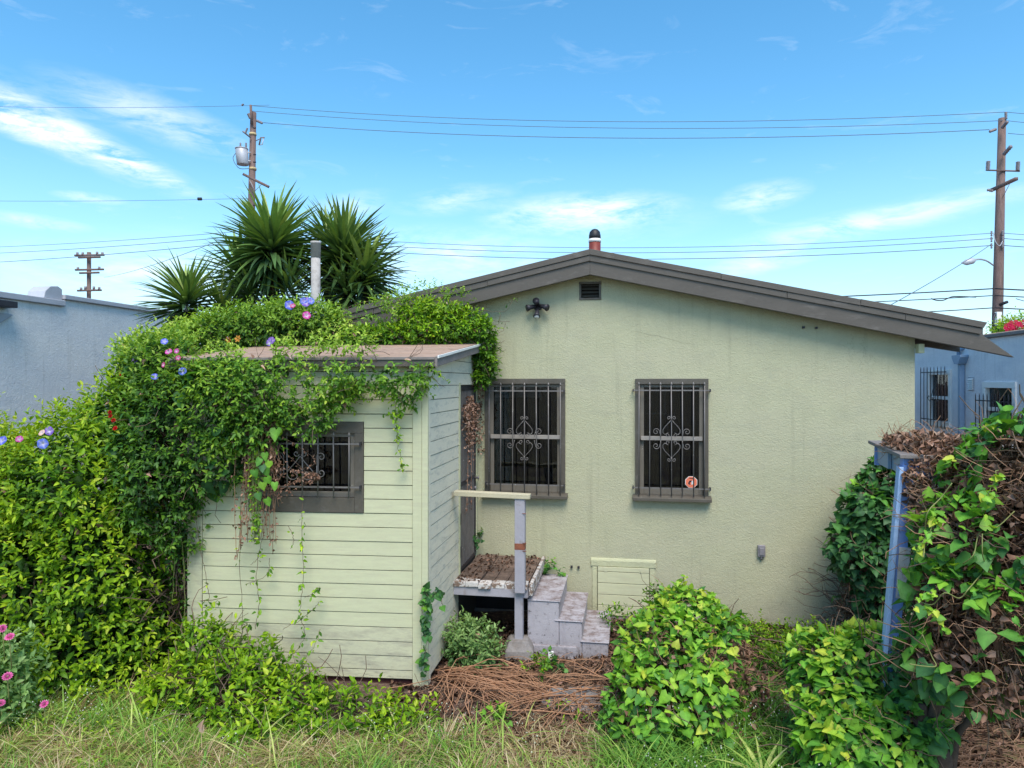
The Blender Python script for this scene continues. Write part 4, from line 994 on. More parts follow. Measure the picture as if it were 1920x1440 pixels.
class Fol:
    """collects leaves, then writes the 300 that show largest as parts and the rest as one mass"""
    def __init__(s): s.d = []
    def add(s, pos, ax, nr, size, ci, kind, pal, m):
        ax = nz(ax); nr = nz(nr-ax*np.sum(nr*ax, -1, keepdims=True)); by = np.cross(nr, ax)
        n = len(pos); s.d.append((pos, np.stack([ax, by, nr], -1), np.broadcast_to(size, (n,)).astype(float), np.clip(ci, 0, 7).astype(int), kind, pal, m, rng.integers(0, NV, n)))
    def build(s, parent, nparts=300, massname='foliage', leafname='leaf'):
        off = np.array(wloc(parent))
        cand = []
        allpos = []
        for gi, g in enumerate(s.d):
            p = g[0]; Y = np.maximum(p[:, 1], .3); px = 960+p[:, 0]/Y*F; py = HZ-(p[:, 2]-H)/Y*F
            ok = (px > -10) & (px < 1930) & (py > -10) & (py < 1450)
            for i in np.nonzero(ok)[0]: cand.append((int(px[i]//9), int(py[i]//9), Y[i], gi, i, g[2][i]/Y[i]))
        best = {}
        for c in cand:
            kx = (c[0], c[1])
            if kx not in best or c[2] < best[kx][2]: best[kx] = c
        sel = sorted(best.values(), key=lambda c: -c[5])[:nparts]
        take = {}
        for c in sel: take.setdefault(c[3], set()).add(c[4])
        groups = {}
        for gi, g in enumerate(s.d):
            pos, Rm, size, ci, kind, pal, m, var = g
            for i in take.get(gi, ()):
                me = tmesh(kind, pal, int(var[i]), int(ci[i]), m, leafname)
                o = bpy.data.objects.new(leafname, me); C.objects.link(o); o.parent = parent
                mm = np.eye(4); mm[:3, :3] = Rm[i]*size[i]; mm[:3, 3] = pos[i]-off
                o.matrix_local = Matrix(mm.tolist())
            rest = np.ones(len(pos), bool); rest[list(take.get(gi, ()))] = False
            if rest.any(): groups.setdefault(m, []).append((pos[rest], Rm[rest], size[rest], ci[rest], kind, pal, var[rest]))
        for m, gs in groups.items():
            VV, FF, CC = [], [], []; b = 0
            for pos, Rm, size, ci, kind, pal, var in gs:
                pc = np.array(PAL[pal])
                for vv in range(NV):
                    q = var == vv
                    if not q.any(): continue
                    V, Fc = TPL[kind][vv]; n = q.sum()
                    X = np.einsum('nij,kj->nki', Rm[q]*size[q][:, None, None], V)+(pos[q]-off)[:, None, :]
                    VV.append(X.reshape(-1, 3)); FF.append((Fc[None]+(b+np.arange(n)*len(V))[:, None, None]).reshape(-1, 3)); b += n*len(V)
                    col = pc[ci[q]]*rng.uniform(.85, 1.15, (n, 1)); CC.append((col[:, None, :]*VEIN[kind][vv][None]).reshape(-1, 3))
            mesh_np(massname, np.concatenate(VV), np.concatenate(FF), np.concatenate(CC), m, parent, 'stuff', True)
def ell(px, py, Y, rpx, rpy, rY):
    return (np.array(P(px, py, Y)), np.array([rpx*Y/F, rY, rpy*Y/F]))
def sample_ell(E, n, lo=.72, hi=1.0, lump=.12, keep=.8, seed=0):
    """points + outward normals on the union of ellipsoids"""
    areas = np.array([(r[0]*r[1]+r[1]*r[2]+r[0]*r[2]) for c, r in E]); cnt = (n*areas/areas.sum()).astype(int)
    P_, O_ = [], []
    for (c, r), k_ in zip(E, cnt):
        d = nz(rng.normal(size=(k_, 3))); q = c+d*r; s_ = rng.uniform(lo, hi, k_)+lump*lowf(q, 2.2, seed)
        p = c+d*r*s_[:, None]; o = nz(d/r)
        bad = np.zeros(k_, bool)
        for (c2, r2) in E:
            if c2 is c: continue
            bad |= (((p-c2)/r2)**2).sum(1) < keep**2
        P_.append(p[~bad]); O_.append(o[~bad])
    p, o = np.concatenate(P_), np.concatenate(O_)
    ok = (p[:, 2] > gz(p[:, 0], p[:, 1])+.01) & ~inside_shed(p, .01) & ~inside_house(p, .01)
    return p[ok], o[ok]
def sprigs(fol, p, o, size, kind, pal, m, L=(.10, .25), nl=8, up=.7, young_lit=0.0, nrm_up=.8, clump=1.0, jit=.35, droop=0.0, zmax=99):
    """leafy shoots growing out of p"""
    n = len(p); g = nz(o+UP*up+rng.normal(size=(n, 3))*jit-UP*droop); ln = rng.uniform(L[0], L[1], n)
    a = nz(np.cross(g, rng.normal(size=(n, 3)))); b = np.cross(g, a)
    yv = lowf(p, 1.6, 3)*clump+rng.normal(size=n)*.35
    for i in range(nl):
        t = (i+.6)/nl; th = i*2.4+rng.uniform(0, .6, n)[:]; rad = a*np.cos(th)[:, None]+b*np.sin(th)[:, None]
        pos = p+g*(ln*t)[:, None]; sp_ = 1.15-.6*t
        ax = g*(.45+.5*t)+rad*sp_+rng.normal(size=(n, 3))*.15-UP*.12
        nr = UP*nrm_up+o*.45+g*.3+rng.normal(size=(n, 3))*.28
        ci = 2.6+young_lit+.9*o[:, 2]+1.5*yv+2.6*(t-.5)+rng.normal(size=n)*.7  # upward-facing shoots paler: new growth plus top light put into the colour
        ok = ~inside_shed(pos, -.005) & ~inside_house(pos, -.005) & (pos[:, 2] < zmax) & ~((zmax < 50) & (pos[:, 0] > -2.98) & (pos[:, 1] < 7.4) & (pos[:, 2] > H+.17+.1*(pos[:, 1]-6.1)))
        fol.add(pos[ok], ax[ok], nr[ok], (size*rng.uniform(.45, 1.3, n)*(1-.25*t))[ok], ci[ok], kind, pal, m)
    q = rng.uniform(size=n) < .05; q[:2] = True; pq = p[q]+o[q]*.03; okq = ~inside_shed(pq, -.005) & ~inside_house(pq, -.005); pq = pq[okq]
    fol.add(pq, rng.normal(size=pq.shape)-UP*.5, o[q][okq]+rng.normal(size=pq.shape)*.5, size*rng.uniform(.5, 1.1, len(pq)), rng.integers(2, 8, len(pq)), 'dead', 'dead', 'dead')
def flatleaves(fol, p, o, size, kind, pal, m, young_lit=0.0, outw=.6, upw=1.05, jit=.42, hang=.35, clump=1.0):
    """big leaves shingling a surface, tips hanging down"""
    n = len(p); nr = o*outw+UP*upw+rng.normal(size=(n, 3))*jit
    ax = -UP*hang+rng.normal(size=(n, 3))*.5+o*.55
    yv = lowf(p, 1.8, 5)*clump
    fol.add(p, ax, nr, size*rng.uniform(.4, 1.3, n), 2.4+young_lit+1.2*o[:, 2]+1.3*yv+rng.normal(size=n)*1.0, kind, pal, m)  # leaves on tops paler, light from above coloured in with the new growth
def tangle(E, n, L, r, m, parent, name='stems', out=.2, seg=5, lo=.3, hi=.98, up=.2, kind='stuff'):
    """curved twigs through a volume as one joined mesh (vectorised square tubes)"""
    p, o = sample_ell(E, n, lo, hi); n = len(p)
    if n == 0: return
    pts = [p]; d = nz(rng.normal(size=(n, 3))+o*out+UP*up)
    for i in range(seg): d = nz(d+rng.normal(size=(n, 3))*.35); pts.append(pts[-1]+d*(L/seg)*rng.uniform(.6, 1.3, (n, 1)))
    twigs(np.stack(pts, 1), r, m, parent, name, kind)
def twigs(S, r, m, parent, name='stems', kind='stuff', taper=.5):
    n, k_, _ = S.shape; off = np.array(wloc(parent)) if parent is not None else 0
    d = nz(np.gradient(S, axis=1)); a = nz(np.cross(d, np.array([.3, .2, .9]))); b = np.cross(d, a)
    rr = (r*rng.uniform(.6, 1.4, (n, 1))*np.linspace(1, taper, k_)[None])[..., None]
    ring = np.stack([S+a*rr, S+(-.5*a+.87*b)*rr, S+(-.5*a-.87*b)*rr], 2)
    V = ring.reshape(-1, 3)-off; base = (np.arange(n)*k_*3)[:, None, None]+(np.arange(k_-1)*3)[None, :, None]
    F_ = []
    for j in range(3):
        q = (j+1) % 3; F_.append(np.stack([base+j, base+q, base+3+q, base+3+j], -1).reshape(-1, 4))
    return mesh_np(name, V, np.concatenate(F_), None, m, parent, kind, True)
def strand(fol, pts, size, kind, pal, m, per=.035, parent=None, young_lit=0, r=.003, sm='stem', prob=1.0, facing=(0, -1, 0)):
    c = cat_(pts, 8); c = [v+Vector(rng.normal(size=3)*.004) for v in c]
    MB().tube(c, r, 4).build('stem', sm, parent)
    L = sum((c[i+1]-c[i]).length for i in range(len(c)-1)); n = max(2, int(L/per*prob)); idx = rng.uniform(0, len(c)-1.01, n)
    p = np.array([list(c[int(i)].lerp(c[int(i)+1], i-int(i))) for i in idx])+rng.normal(size=(n, 3))*size*.25
    f = np.array(facing, float); ok = ~inside_shed(p, .004) & ~inside_house(p, .004); p = p[ok]; n = len(p)
    fol.add(p, rng.normal(size=(n, 3))*.7-UP*.35+f*.3, f*.8+UP*.6+rng.normal(size=(n, 3))*.35, size*rng.uniform(.5, 1.15, n), 3.2+young_lit+rng.normal(size=n)*1.4, kind, pal, m)
# flowers ------------------------------------------------------------
def flower(kind, pos, face, r, parent, col, eye=(.75, .7, .85)):
    face = (Vector(face).normalized()+Vector((random.uniform(-.45, .45), 0, random.uniform(-.3, .4)))).normalized(); r *= random.uniform(.85, 1.1); q = face.to_track_quat('Z', 'Y').to_matrix()
    V, Cc, Fc = [], [], []
    if kind == 'trumpet':
        n = 20; rings = [(.04, -.55, eye), (.10, -.3, eye), (.30, -.10, tuple(.5*(a+b) for a, b in zip(eye, col))), (.75, .02, col), (1.0, -.02, col)]
        for i, (rr, z, cc) in enumerate(rings):
            for j in range(n):
                a = 2*math.pi*j/n; w = 1+.05*math.cos(5*a)*(i > 2); star = (math.cos(5*a) > .72) and i in (2, 3)
                c_ = tuple(min(1, x*.6+y*.4) for x, y in zip(cc, eye)) if star else cc
                V.append((rr*w*math.cos(a)*r, rr*w*math.sin(a)*r, (z+(.03*math.sin(10*a) if i == 4 else 0))*r)); Cc.append(c_)
        for i in range(len(rings)-1):
            for j in range(n): qn = (j+1) % n; Fc.append((i*n+j, i*n+qn, (i+1)*n+qn, (i+1)*n+j))
    else:                                   # rosette of petals
        np_ = 14 if kind == 'rosette' else 6
        for L_ in range(3 if kind == 'rosette' else 2):
            m__ = np_-3*L_
            for j in range(max(4, m__)):
                a = 2*math.pi*j/max(4, m__)+L_*.4; rr = r*(1-.27*L_); w = r*.24; up = r*(.08+.22*L_); b = len(V); ca, sn = math.cos(a), math.sin(a)
                for x, y, z in ((.12*r, 0, 0), (.6*rr, -w, up*.8), (rr, 0, up*.7+random.uniform(-.1, .15)*r), (.6*rr, w, up*.8)): V.append((x*ca-y*sn, x*sn+y*ca, z)); Cc.append(tuple(c*(1-.12*L_) for c in col))
                Fc.append((b, b+1, b+2, b+3))
    me = bpy.data.meshes.new('flower'); me.from_pydata([tuple(q@Vector(v)) for v in V], [], Fc)
    a = me.color_attributes.new('Col', 'FLOAT_COLOR', 'POINT'); a.data.foreach_set('color', np.array([[*c, 1] for c in Cc], dtype=np.float32).ravel())
    me.materials.append(M['petal']); me.shade_smooth()
    o = bpy.data.objects.new('flower', me); C.objects.link(o); o.parent = parent; o.location = Vector(pos)-wloc(parent)
    return o
BLUE = (.10, .13, .72); BLUE2 = (.13, .2, .8); PURP = (.25, .12, .62); PINK = (.62, .04, .36); RED = (.55, .01, .015); MAG = (.6, .03, .2); ZIN = (.78, .16, .46)

# ---- yuccas ---------------------------------------------------------
def yucca_plant(heads, base, label, trunk_r=.09):
    t = thing('yucca', base, label, 'yucca'); f = Fol()
    for (c, L, n, lean) in heads:
        c = Vector(c); b = Vector(base)
        MB().tube(cat_([b, b.lerp(c, .5)+Vector((.05, 0, -.1)), c]), [trunk_r*1.2]*6+[trunk_r]*7, 10).build('trunk', 'bark', t)
        i = np.arange(n)+.5; el_ = np.arcsin(np.clip(1-1.82*i/n, -.88, .995)); azi = i*2.39996+rng.normal(size=n)*.15
        d = np.stack([np.cos(el_)*np.cos(azi), np.cos(el_)*np.sin(azi), np.sin(el_)], -1)+np.array(lean)*.35+rng.normal(size=(n, 3))*.05
        d = nz(d); p = np.array(c)+d*.05+UP*(.22*(1-i/n)-.05)[:, None]
        nr = UP+d*.01+rng.normal(size=(n, 3))*.12; flat = np.abs(d[:, 2]) > .93; nr[flat] = nz(np.stack([-np.cos(azi), -np.sin(azi), 0*azi], -1))[flat]
        size = L*rng.uniform(.82, 1.1, n)*(1-.18*(i/n > .8))
        ci = 3.6+1.6*(1-2*i/n)+rng.normal(size=n)*.9+(i/n < .15)*1.5
        f.add(p, d, nr, size, ci, 'sword', 'yucca', 'yucca')
        # dead skirt
        k2 = 26; az2 = rng.uniform(0, 6.28, k2); d2 = nz(np.stack([np.cos(az2)*.6, np.sin(az2)*.6, -1+0*az2], -1)); p2 = np.array(c)-UP*rng.uniform(.08, .3, k2)[:, None]
        f.add(p2, d2, np.stack([np.cos(az2), np.sin(az2), .3+0*az2], -1), L*.5*rng.uniform(.6, 1, k2), rng.integers(1, 6, k2), 'sword', 'dead', 'dead')
    f.build(t, 300, 'leaf_cluster'); return t
yucca_plant([(P(510, 482, 10.2), .88, 330, (0, -.2, .0)), (P(452, 528, 10.7), .72, 120, (-.4, .1, .1)), (P(540, 560, 10.0), .6, 100, (.1, -.3, -.2)), (P(470, 570, 10.1), .6, 90, (-.2, -.3, -.1))], (P(500, 500, 10.4).x, 10.4, 0), 'tallest yucca with spiky green crown in front of the transformer pole')
yucca_plant([(P(645, 500, 10.6), .88, 300, (.1, -.1, .0)), (P(682, 535, 10.3), .74, 140, (.5, -.1, -.1)), (P(612, 465, 11.2), .6, 70, (0, 0, .5)), (P(650, 565, 10.2), .62, 100, (.1, -.3, -.2))], (P(650, 500, 10.5).x, 10.5, 0), 'wide yucca with spiky crown directly right of the grey vent pipe')
yucca_plant([(P(350, 585, 9.6), .66, 220, (-.1, -.1, .1))], (P(365, 580, 9.7).x, 9.7, 0), 'small low yucca at the left in front of the blue grey wall', .07)
yucca_plant([(P(415, 600, 9.9), .6, 90, (-.1, -.1, 0))], (P(420, 600, 9.9).x, 9.9, 0), 'low yucca half hidden between the small left yucca and the tallest one', .07)

# ---- left hedge -------------------------------------------------------
hedge = thing('hedge', (-3.9, 6.6, 0), 'tall bright green leafy hedge filling the left edge beside the shed', 'hedge')
E = [ell(30,972,6.9,150,138,.8), ell(170,915,6.9,130,130,.8), ell(70,1100,6.7,180,170,.8), ell(215,1060,6.75,105,190,.7), ell(-80,1000,6.7,150,200,.8), ell(110,1230,6.45,170,95,.6), ell(255,1190,6.7,75,95,.5),
     ell(250,840,7.0,70,80,.6), ell(225,775,6.8,45,40,.4), ell(255,725,6.85,32,38,.35), ell(-60,1220,6.4,150,110,.7), ell(0,1330,6.2,120,30,.4), ell(190,1290,6.3,110,40,.45)]
f = Fol(); p, o = sample_ell(E, 9000, .84, 1.05, .12, .86); sprigs(f, p, o, .076, 'oval', 'hedge', 'leaf', (.10, .26), 7, .6, young_lit=1.9)
p, o = sample_ell(E, 4500, .5, .85, .1, .6); sprigs(f, p, o, .07, 'oval', 'hedge', 'leaf', (.10, .25), 5, .4, young_lit=-.3)
E3 = [(c, r*.82) for c, r in E]; p, o = sample_ell(E3, 11000, .4, 1.0, .1, .15); flatleaves(f, p, o, .12, 'oval', 'hedge', 'leaf', young_lit=-1.2)
p, o = sample_ell(E, 260, .96, 1.12, .1, .92); sprigs(f, p, o, .055, 'oval', 'light', 'leaf', (.2, .42), 9, .9, young_lit=1.2)
f.build(hedge); tangle(E, 700, .5, .005, 'dry_dark', hedge, lo=.2, hi=.72)
# ---- morning glory vine sweeping over shed corner ----------------------
v1 = thing('flowering_vine', (-3.0, 6.4, 0), 'dense dark green vine with blue flowers draped over the shed left corner', 'vine')
E = [ell(315,730,6.75,65,80,.4), ell(285,820,6.6,62,90,.4), ell(355,800,6.38,95,110,.28), ell(420,760,6.32,90,80,.25), ell(300,900,6.4,60,90,.3), ell(395,860,6.33,55,60,.2), ell(300,690,6.9,40,45,.4), ell(335,985,6.42,25,60,.12)]
f = Fol(); p, o = sample_ell(E, 3400, .8, 1.06, .14, .82); sprigs(f, p, o, .064, 'oval', 'dark', 'leaf', (.08, .2), 7, .4, young_lit=1.2, droop=.1, zmax=40)
p, o = sample_ell(E, 1500, .5, .85, .1, .6); sprigs(f, p, o, .058, 'oval', 'dark', 'leaf', (.08, .2), 6, .3, young_lit=-.8)
p, o = sample_ell(E[:2]+E[3:6:2], 420, .98, 1.12, .1, .9); flatleaves(f, p, o, .105, 'heart', 'heart', 'soft', young_lit=-.6)
p, o = sample_ell(E[:1]+E[6:7], 240, .98, 1.15, .1, .9); sprigs(f, p, o, .05, 'oval', 'light', 'leaf', (.1, .3), 8, .9, young_lit=1, zmax=40)
for x0, y0, x1, y1 in ((330,930,345,1240),(315,950,322,1130),(350,900,352,1060),(395,880,410,930),(440,860,465,900)):
    strand(f, [P(x0,y0,6.36), P((x0+x1)/2+8,(y0+y1)/2,6.36), P(x1,y1,6.38)], .05, 'oval', 'dark', 'leaf', .03, v1, 0)
f.build(v1); tangle(E, 380, .4, .004, 'dry_dark', v1, lo=.3, hi=.8, up=-.2)
tangle([ell(330,1090,6.75,25,150,.25)], 120, .7, .006, 'dry_dark', v1)
for px, py, Y, kd, col, r in ((308,640,6.3,'trumpet',BLUE,.036),(342,696,6.1,'trumpet',BLUE2,.042),(290,706,6.15,'trumpet',BLUE,.036),(252,676,6.5,'trumpet',PURP,.035),(316,659,6.25,'trumpet',PINK,.034),(331,658,6.2,'trumpet',PINK,.026),(306,684,6.2,'trumpet',MAG,.026),(334,671,6.2,'trumpet',MAG,.024)):
    flower(kd, P(px, py, Y), (random.uniform(-.2, .3), -1, .35), r, v1, col)
for px, py in ((206,773),(213,788),(216,803),(207,780)): flower('rosette', P(px, py, 6.15), (.2, -1, .3), .024, v1, RED)
for px, py in ((228,700),(236,703),(222,706),(240,698)): flower('rosette', P(px, py, 6.55), (.1, -1, .5), .028, v1, (.75, .03, .015))
for px, py, Y, col in ((80,832,6.0,BLUE2),(3,826,6.0,BLUE),(92,808,6.1,PURP)): flower('trumpet', P(px, py, Y), (.2, -1, .25), .043, hedge, col)
flower('trumpet', P(36, 823, 6.0), (.2, -1, .3), .034, hedge, PINK); flower('trumpet', P(78, 811, 6.1), (.2, -1, .6), .03, hedge, (.8, .5, .4))
# ---- vine along the shed eave --------------------------------------------
v2 = thing('vine', (-1.9, 6.15, 0), 'glossy green vine hanging along the front edge of the shed roof', 'vine')
E = [ell(470,735,6.28,90,65,.20), ell(560,722,6.24,90,60,.17), ell(610,700,6.18,75,34,.14), ell(520,705,6.22,100,30,.15), ell(690,690,6.18,60,32,.14), ell(750,694,6.17,55,28,.13), ell(480,800,6.27,45,50,.14), ell(570,775,6.2,50,30,.11), ell(440,712,6.28,100,34,.18), ell(765,720,6.17,28,30,.10), ell(640,745,6.2,25,18,.07)]
f = Fol(); p, o = sample_ell(E, 2300, .72, 1.08, .16, .8); sprigs(f, p, o, .056, 'oval', 'dark', 'leaf', (.05, .16), 7, .2, young_lit=1.4, droop=.1, zmax=H+.19)
p, o = sample_ell([ell(640,648,6.2,55,22,.12), ell(545,662,6.2,30,18,.1), ell(420,672,6.3,40,12,.1)], 170, .7, 1.1, .1, .8); sprigs(f, p, o, .05, 'oval', 'light', 'leaf', (.05, .15), 7, .9, young_lit=.8)
for s_ in ([(755,740),(748,775),(738,790)],[(738,740),(745,800),(744,830)],[(752,870),(756,880)],[(700,735),(722,742),(685,746)],[(620,755),(660,742),(690,750)],[(800,672),(812,690),(840,715)],[(560,810),(515,800)],[(775,720),(780,745)],[(720,780),(750,772)]):
    strand(f, [P(x, y, 6.19) for x, y in s_], .05, 'oval', 'hedge', 'leaf', .012, v2, 1.0)
strand(f, [P(744,790,6.17), P(746,830,6.17), P(755,880,6.17)], .035, 'oval', 'light', 'leaf', .02, v2, 1)
f.build(v2); tangle(E, 200, .28, .003, 'dry_dark', v2, lo=.5, hi=1.0, up=-.1)
for px, py in ((509,638),(505,642)): flower('trumpet', P(px, py, 6.2 if py > 640 else 6.9), (.1, -1, .3), .035, v2, PURP)
# dead hanging stems beside the shed window with heart leaves
v3 = thing('climbing_vine', (-2.2, 6.3, 0), 'half dead vine trailing down over the left side of the shed window', 'vine')
f = Fol()
for q in range(34):
    x = 470+random.uniform(-14, 50); x2 = x+random.uniform(-22, 28); y1 = random.choice([900, 950, 1010, 1030])+random.uniform(-30, 20)
    strand(f, [P(x, 780, 6.26), P((x+x2)/2+random.uniform(-15, 15), 860, 6.2), P(x2, y1, 6.26)], .035, 'dead', 'dead', 'dead', .03, v3, 0, .0028, 'dry', .7)
for q in range(5):
    strand(f, [P(515+random.uniform(-50, 30), 930, 6.2), P(560+random.uniform(-40, 40), 890, 6.16), P(545+random.uniform(-60, 60), 850+random.uniform(-20, 50), 6.2), P(520+random.uniform(-40,40), 800, 6.2)], .03, 'dead', 'dead', 'dead', .02, v3, 0, .0016, 'dry_dark', .9)
for q in range(9):
    x = 485+random.uniform(-14, 18); strand(f, [P(x, 800, 6.2), P(x+random.uniform(-10, 10), 900, 6.17), P(x+random.uniform(-8, 8), 1015, 6.2)], .045, 'oval', 'hedge', 'leaf', .04, v3, .3)
hp = np.array([P(x, y, 6.12) for x, y in ((518,806),(497,850),(488,860),(492,872),(498,880),(476,882),(505,865),(500,895),(492,905),(515,905),(484,925),(500,935))])
f.add(hp, np.tile([.1, -.2, -1.], (len(hp), 1))+rng.normal(size=hp.shape)*.25, np.tile([0, -1, .5], (len(hp), 1)), np.array([.11]+[.075]*(len(hp)-1)), 3.5+rng.normal(size=len(hp)), 'heart', 'heart', 'soft')
for pts, pr_ in (([(490,1010),(480,1080),(486,1130),(478,1180)], .9), ([(568,930),(566,1000),(569,1080),(562,1150),(572,1190),(545,1235)], 1.3), ([(452,930),(450,1050),(455,1180)], .25), ([(540,985),(550,1010),(545,1030)], .5), ([(460,1095),(500,1078),(505,1045)], .7), ([(572,1120),(590,1110),(600,1100)], 1.5), ([(365,960),(376,1030),(388,1090),(392,1130)], .3), ([(530,1180),(560,1165),(565,1160)], .6), ([(470,1060),(490,1040)], .8), ([(565,1160),(590,1140),(598,1128)], 1.3)):
    strand(f, [P(x, y, 6.27+.0006*(500-x)) for x, y in pts], .052, 'oval', 'hedge', 'leaf', .035, v3, .8, .0025, 'dry_dark', pr_)
f.build(v3)
# ---- vine behind shed roof -------------------------------------------------
v4 = thing('roof_vine', (-2.6, 7.9, 0), 'light green vine mound piled behind the shed roof under the yuccas', 'vine')
E = [ell(360,640,7.9,55,20,.3), ell(420,628,8.0,60,26,.3), ell(480,618,8.1,60,30,.3), ell(540,612,8.1,52,34,.3), ell(592,610,8.1,40,34,.28), ell(285,665,7.5,45,24,.4), ell(620,620,8.1,22,24,.2)]
f = Fol(); p, o = sample_ell(E, 2600, .75, 1.08, .14, .82); sprigs(f, p, o, .062, 'oval', 'light', 'leaf', (.08, .2), 7, .5, young_lit=.2)
p, o = sample_ell(E, 900, .4, .8, .1, .6); sprigs(f, p, o, .062, 'oval', 'dark', 'leaf', (.08, .2), 5, .3)
p, o = sample_ell([E[1], E[2]], 60, 1.0, 1.1, .1, .9); flatleaves(f, p, o, .11, 'heart', 'heart', 'soft', young_lit=-.6)
f.build(v4)
for px, py, col, r in ((543,572,BLUE,.052),(574,566,PURP,.05),(583,564,BLUE2,.042),(569,564,BLUE2,.045),(575,591,PINK,.042),(549,573,MAG,.03)): flower('trumpet', P(px, py, 7.45), (.1, -1, .3), r, v4, col)
for px, py in ((428,637),(446,635)): flower('bract', P(px, py, 7.2), (.1, -1, .1), .04, v4, (.6, .28, .06))
v5 = thing('roof_vine', (-.9, 8.0, 0), 'green leafy vine between the shed roof and the house barge board', 'vine')
E = [ell(680,632,8.0,40,10,.15), ell(740,630,8.02,45,12,.15), ell(800,620,8.0,50,18,.16), ell(850,618,8.0,42,20,.16), ell(893,622,8.05,28,16,.14), ell(790,588,8.0,34,20,.1), ell(835,588,8.0,30,12,.08), ell(885,600,8.03,20,8,.07),
     ell(903,650,8.12,18,24,.11), ell(910,685,8.15,14,28,.09), ell(898,708,8.15,9,12,.08)]
f = Fol(); p, o = sample_ell(E, 1900, .6, 1.1, .16, .8); sprigs(f, p, o, .058, 'oval', 'hedge', 'leaf', (.05, .13), 7, .4, young_lit=.9)
p, o = sample_ell([ell(800,565,7.98,70,24,.1), ell(710,590,8.0,50,20,.1), ell(735,570,7.98,20,12,.08)], 200, .6, 1.2, .1, .7); sprigs(f, p, o, .048, 'oval', 'light', 'leaf', (.06, .2), 7, .7, young_lit=0)
for pts in ([(640,580),(690,565),(740,560)],[(880,600),(930,610),(938,590)],[(900,580),(945,585),(962,562),(970,568)],[(905,615),(940,622),(948,605)],[(890,575),(925,600),(955,603)],[(720,585),(745,565),(775,560)],[(900,720),(898,735),(903,755)]):
    strand(f, [P(x, y, 8.1) for x, y in pts], .045, 'oval', 'dark', 'leaf', .07, v5, 0, .003, 'dry_dark', .8)
f.build(v5); tangle(E, 160, .3, .003, 'dry_dark', v5, lo=.4, hi=.8)
# dead leaves caught in the security door
dv = thing('dead_vine', SS(1.65, -.08, .7), 'brown dead vine hanging on the black security door bars', 'vine')
f = Fol()
for q in range(11):
    t = random.uniform(DT0+.1, DT1-.08); z1 = random.choice([2.2, 2.0, 1.7, 1.3])
    strand(f, [SS(t, -.05, 2.60), SS(t+random.uniform(-.05, .05), -.05, 2.3), SS(t+random.uniform(-.1, .1), -.045, z1)], .032, 'dead', 'dead', 'dead', .03, dv, 1.0, .002, 'dry', 1.0)
n = 420; z = 2.52-np.abs(rng.normal(size=n))*.2; t = rng.uniform(DT0+.05, DT1-.02, n); pp = np.array([SS(a, -.05+b, c) for a, b, c in zip(t, rng.uniform(-.03, .03, n), z)])
f.add(pp, rng.normal(size=(n, 3))-UP*.6, rng.normal(size=(n, 3)), .034, rng.integers(1, 7, n), 'dead', 'dead', 'dead'); f.build(dv)
f = Fol(); n = 130; pp = np.array([HF(HF.hit(900+random.uniform(-5, 8), 700)[0], -.04, random.uniform(1.9, 2.75)) for _ in range(n)]); f.add(pp, rng.normal(size=(n, 3))-UP*.5, rng.normal(size=(n, 3)), .03, rng.integers(1, 7, n), 'dead', 'dead', 'dead'); f.build(dv, 60)
# ---- ivy on the shed corner -------------------------------------------------
iv = thing('ivy', (CX-.02, CY-.06, 0), 'small dark ivy climbing the bottom of the shed corner board', 'ivy')
f = Fol()
for pts in ([(797,1100),(792,1150),(800,1190),(795,1235)],[(800,1110),(805,1140),(798,1180)],[(808,1120),(822,1110),(830,1135)],[(795,1230),(798,1262)]):
    strand(f, [P(x, y, 6.18) for x, y in pts], .062, 'heart', 'heart', 'soft', .014, iv, -1.5, .003, 'dry_dark', .9)
f.build(iv)
# ---- ground cover in front of shed ------------------------------------------
gc = thing('ground_cover', (-2.2, 5.8, 0), 'low bright green groundcover shrub spreading along the foot of the shed', 'shrub')
E = [ell(395,1225,6.05,36,42,.2), ell(460,1262,5.95,65,36,.22), ell(420,1310,5.75,90,50,.28), ell(540,1315,5.75,70,34,.25), ell(335,1290,5.9,60,40,.3), ell(640,1342,5.6,75,26,.22), ell(740,1362,5.55,60,18,.2), ell(800,1362,5.6,36,16,.16), ell(470,1370,5.5,100,32,.25), ell(600,1380,5.45,80,20,.2), ell(378,1195,6.1,20,24,.1)]
f = Fol(); p, o = sample_ell(E, 1500, .6, 1.08, .22, .8); sprigs(f, p, o, .078, 'oval', 'hedge', 'leaf', (.06, .2), 6, .8, young_lit=1.2)
for pts in ([(370,1160),(395,1135),(410,1125)],[(430,1180),(455,1165),(470,1180)],[(375,1200),(362,1180),(352,1190)],[(560,1250),(590,1210),(600,1180)],[(470,1210),(500,1190),(520,1200)]):
    strand(f, [P(x, y, 6.1) for x, y in pts], .06, 'oval', 'hedge', 'leaf', .02, gc, .8)
f.build(gc); tangle(E, 260, .5, .005, 'dry_dark', gc)
for px, py, Y in ((372,1375,5.1),(382,1365,5.1),(572,1322,5.3),(328,966,6.2),(330,975,6.2)): pass
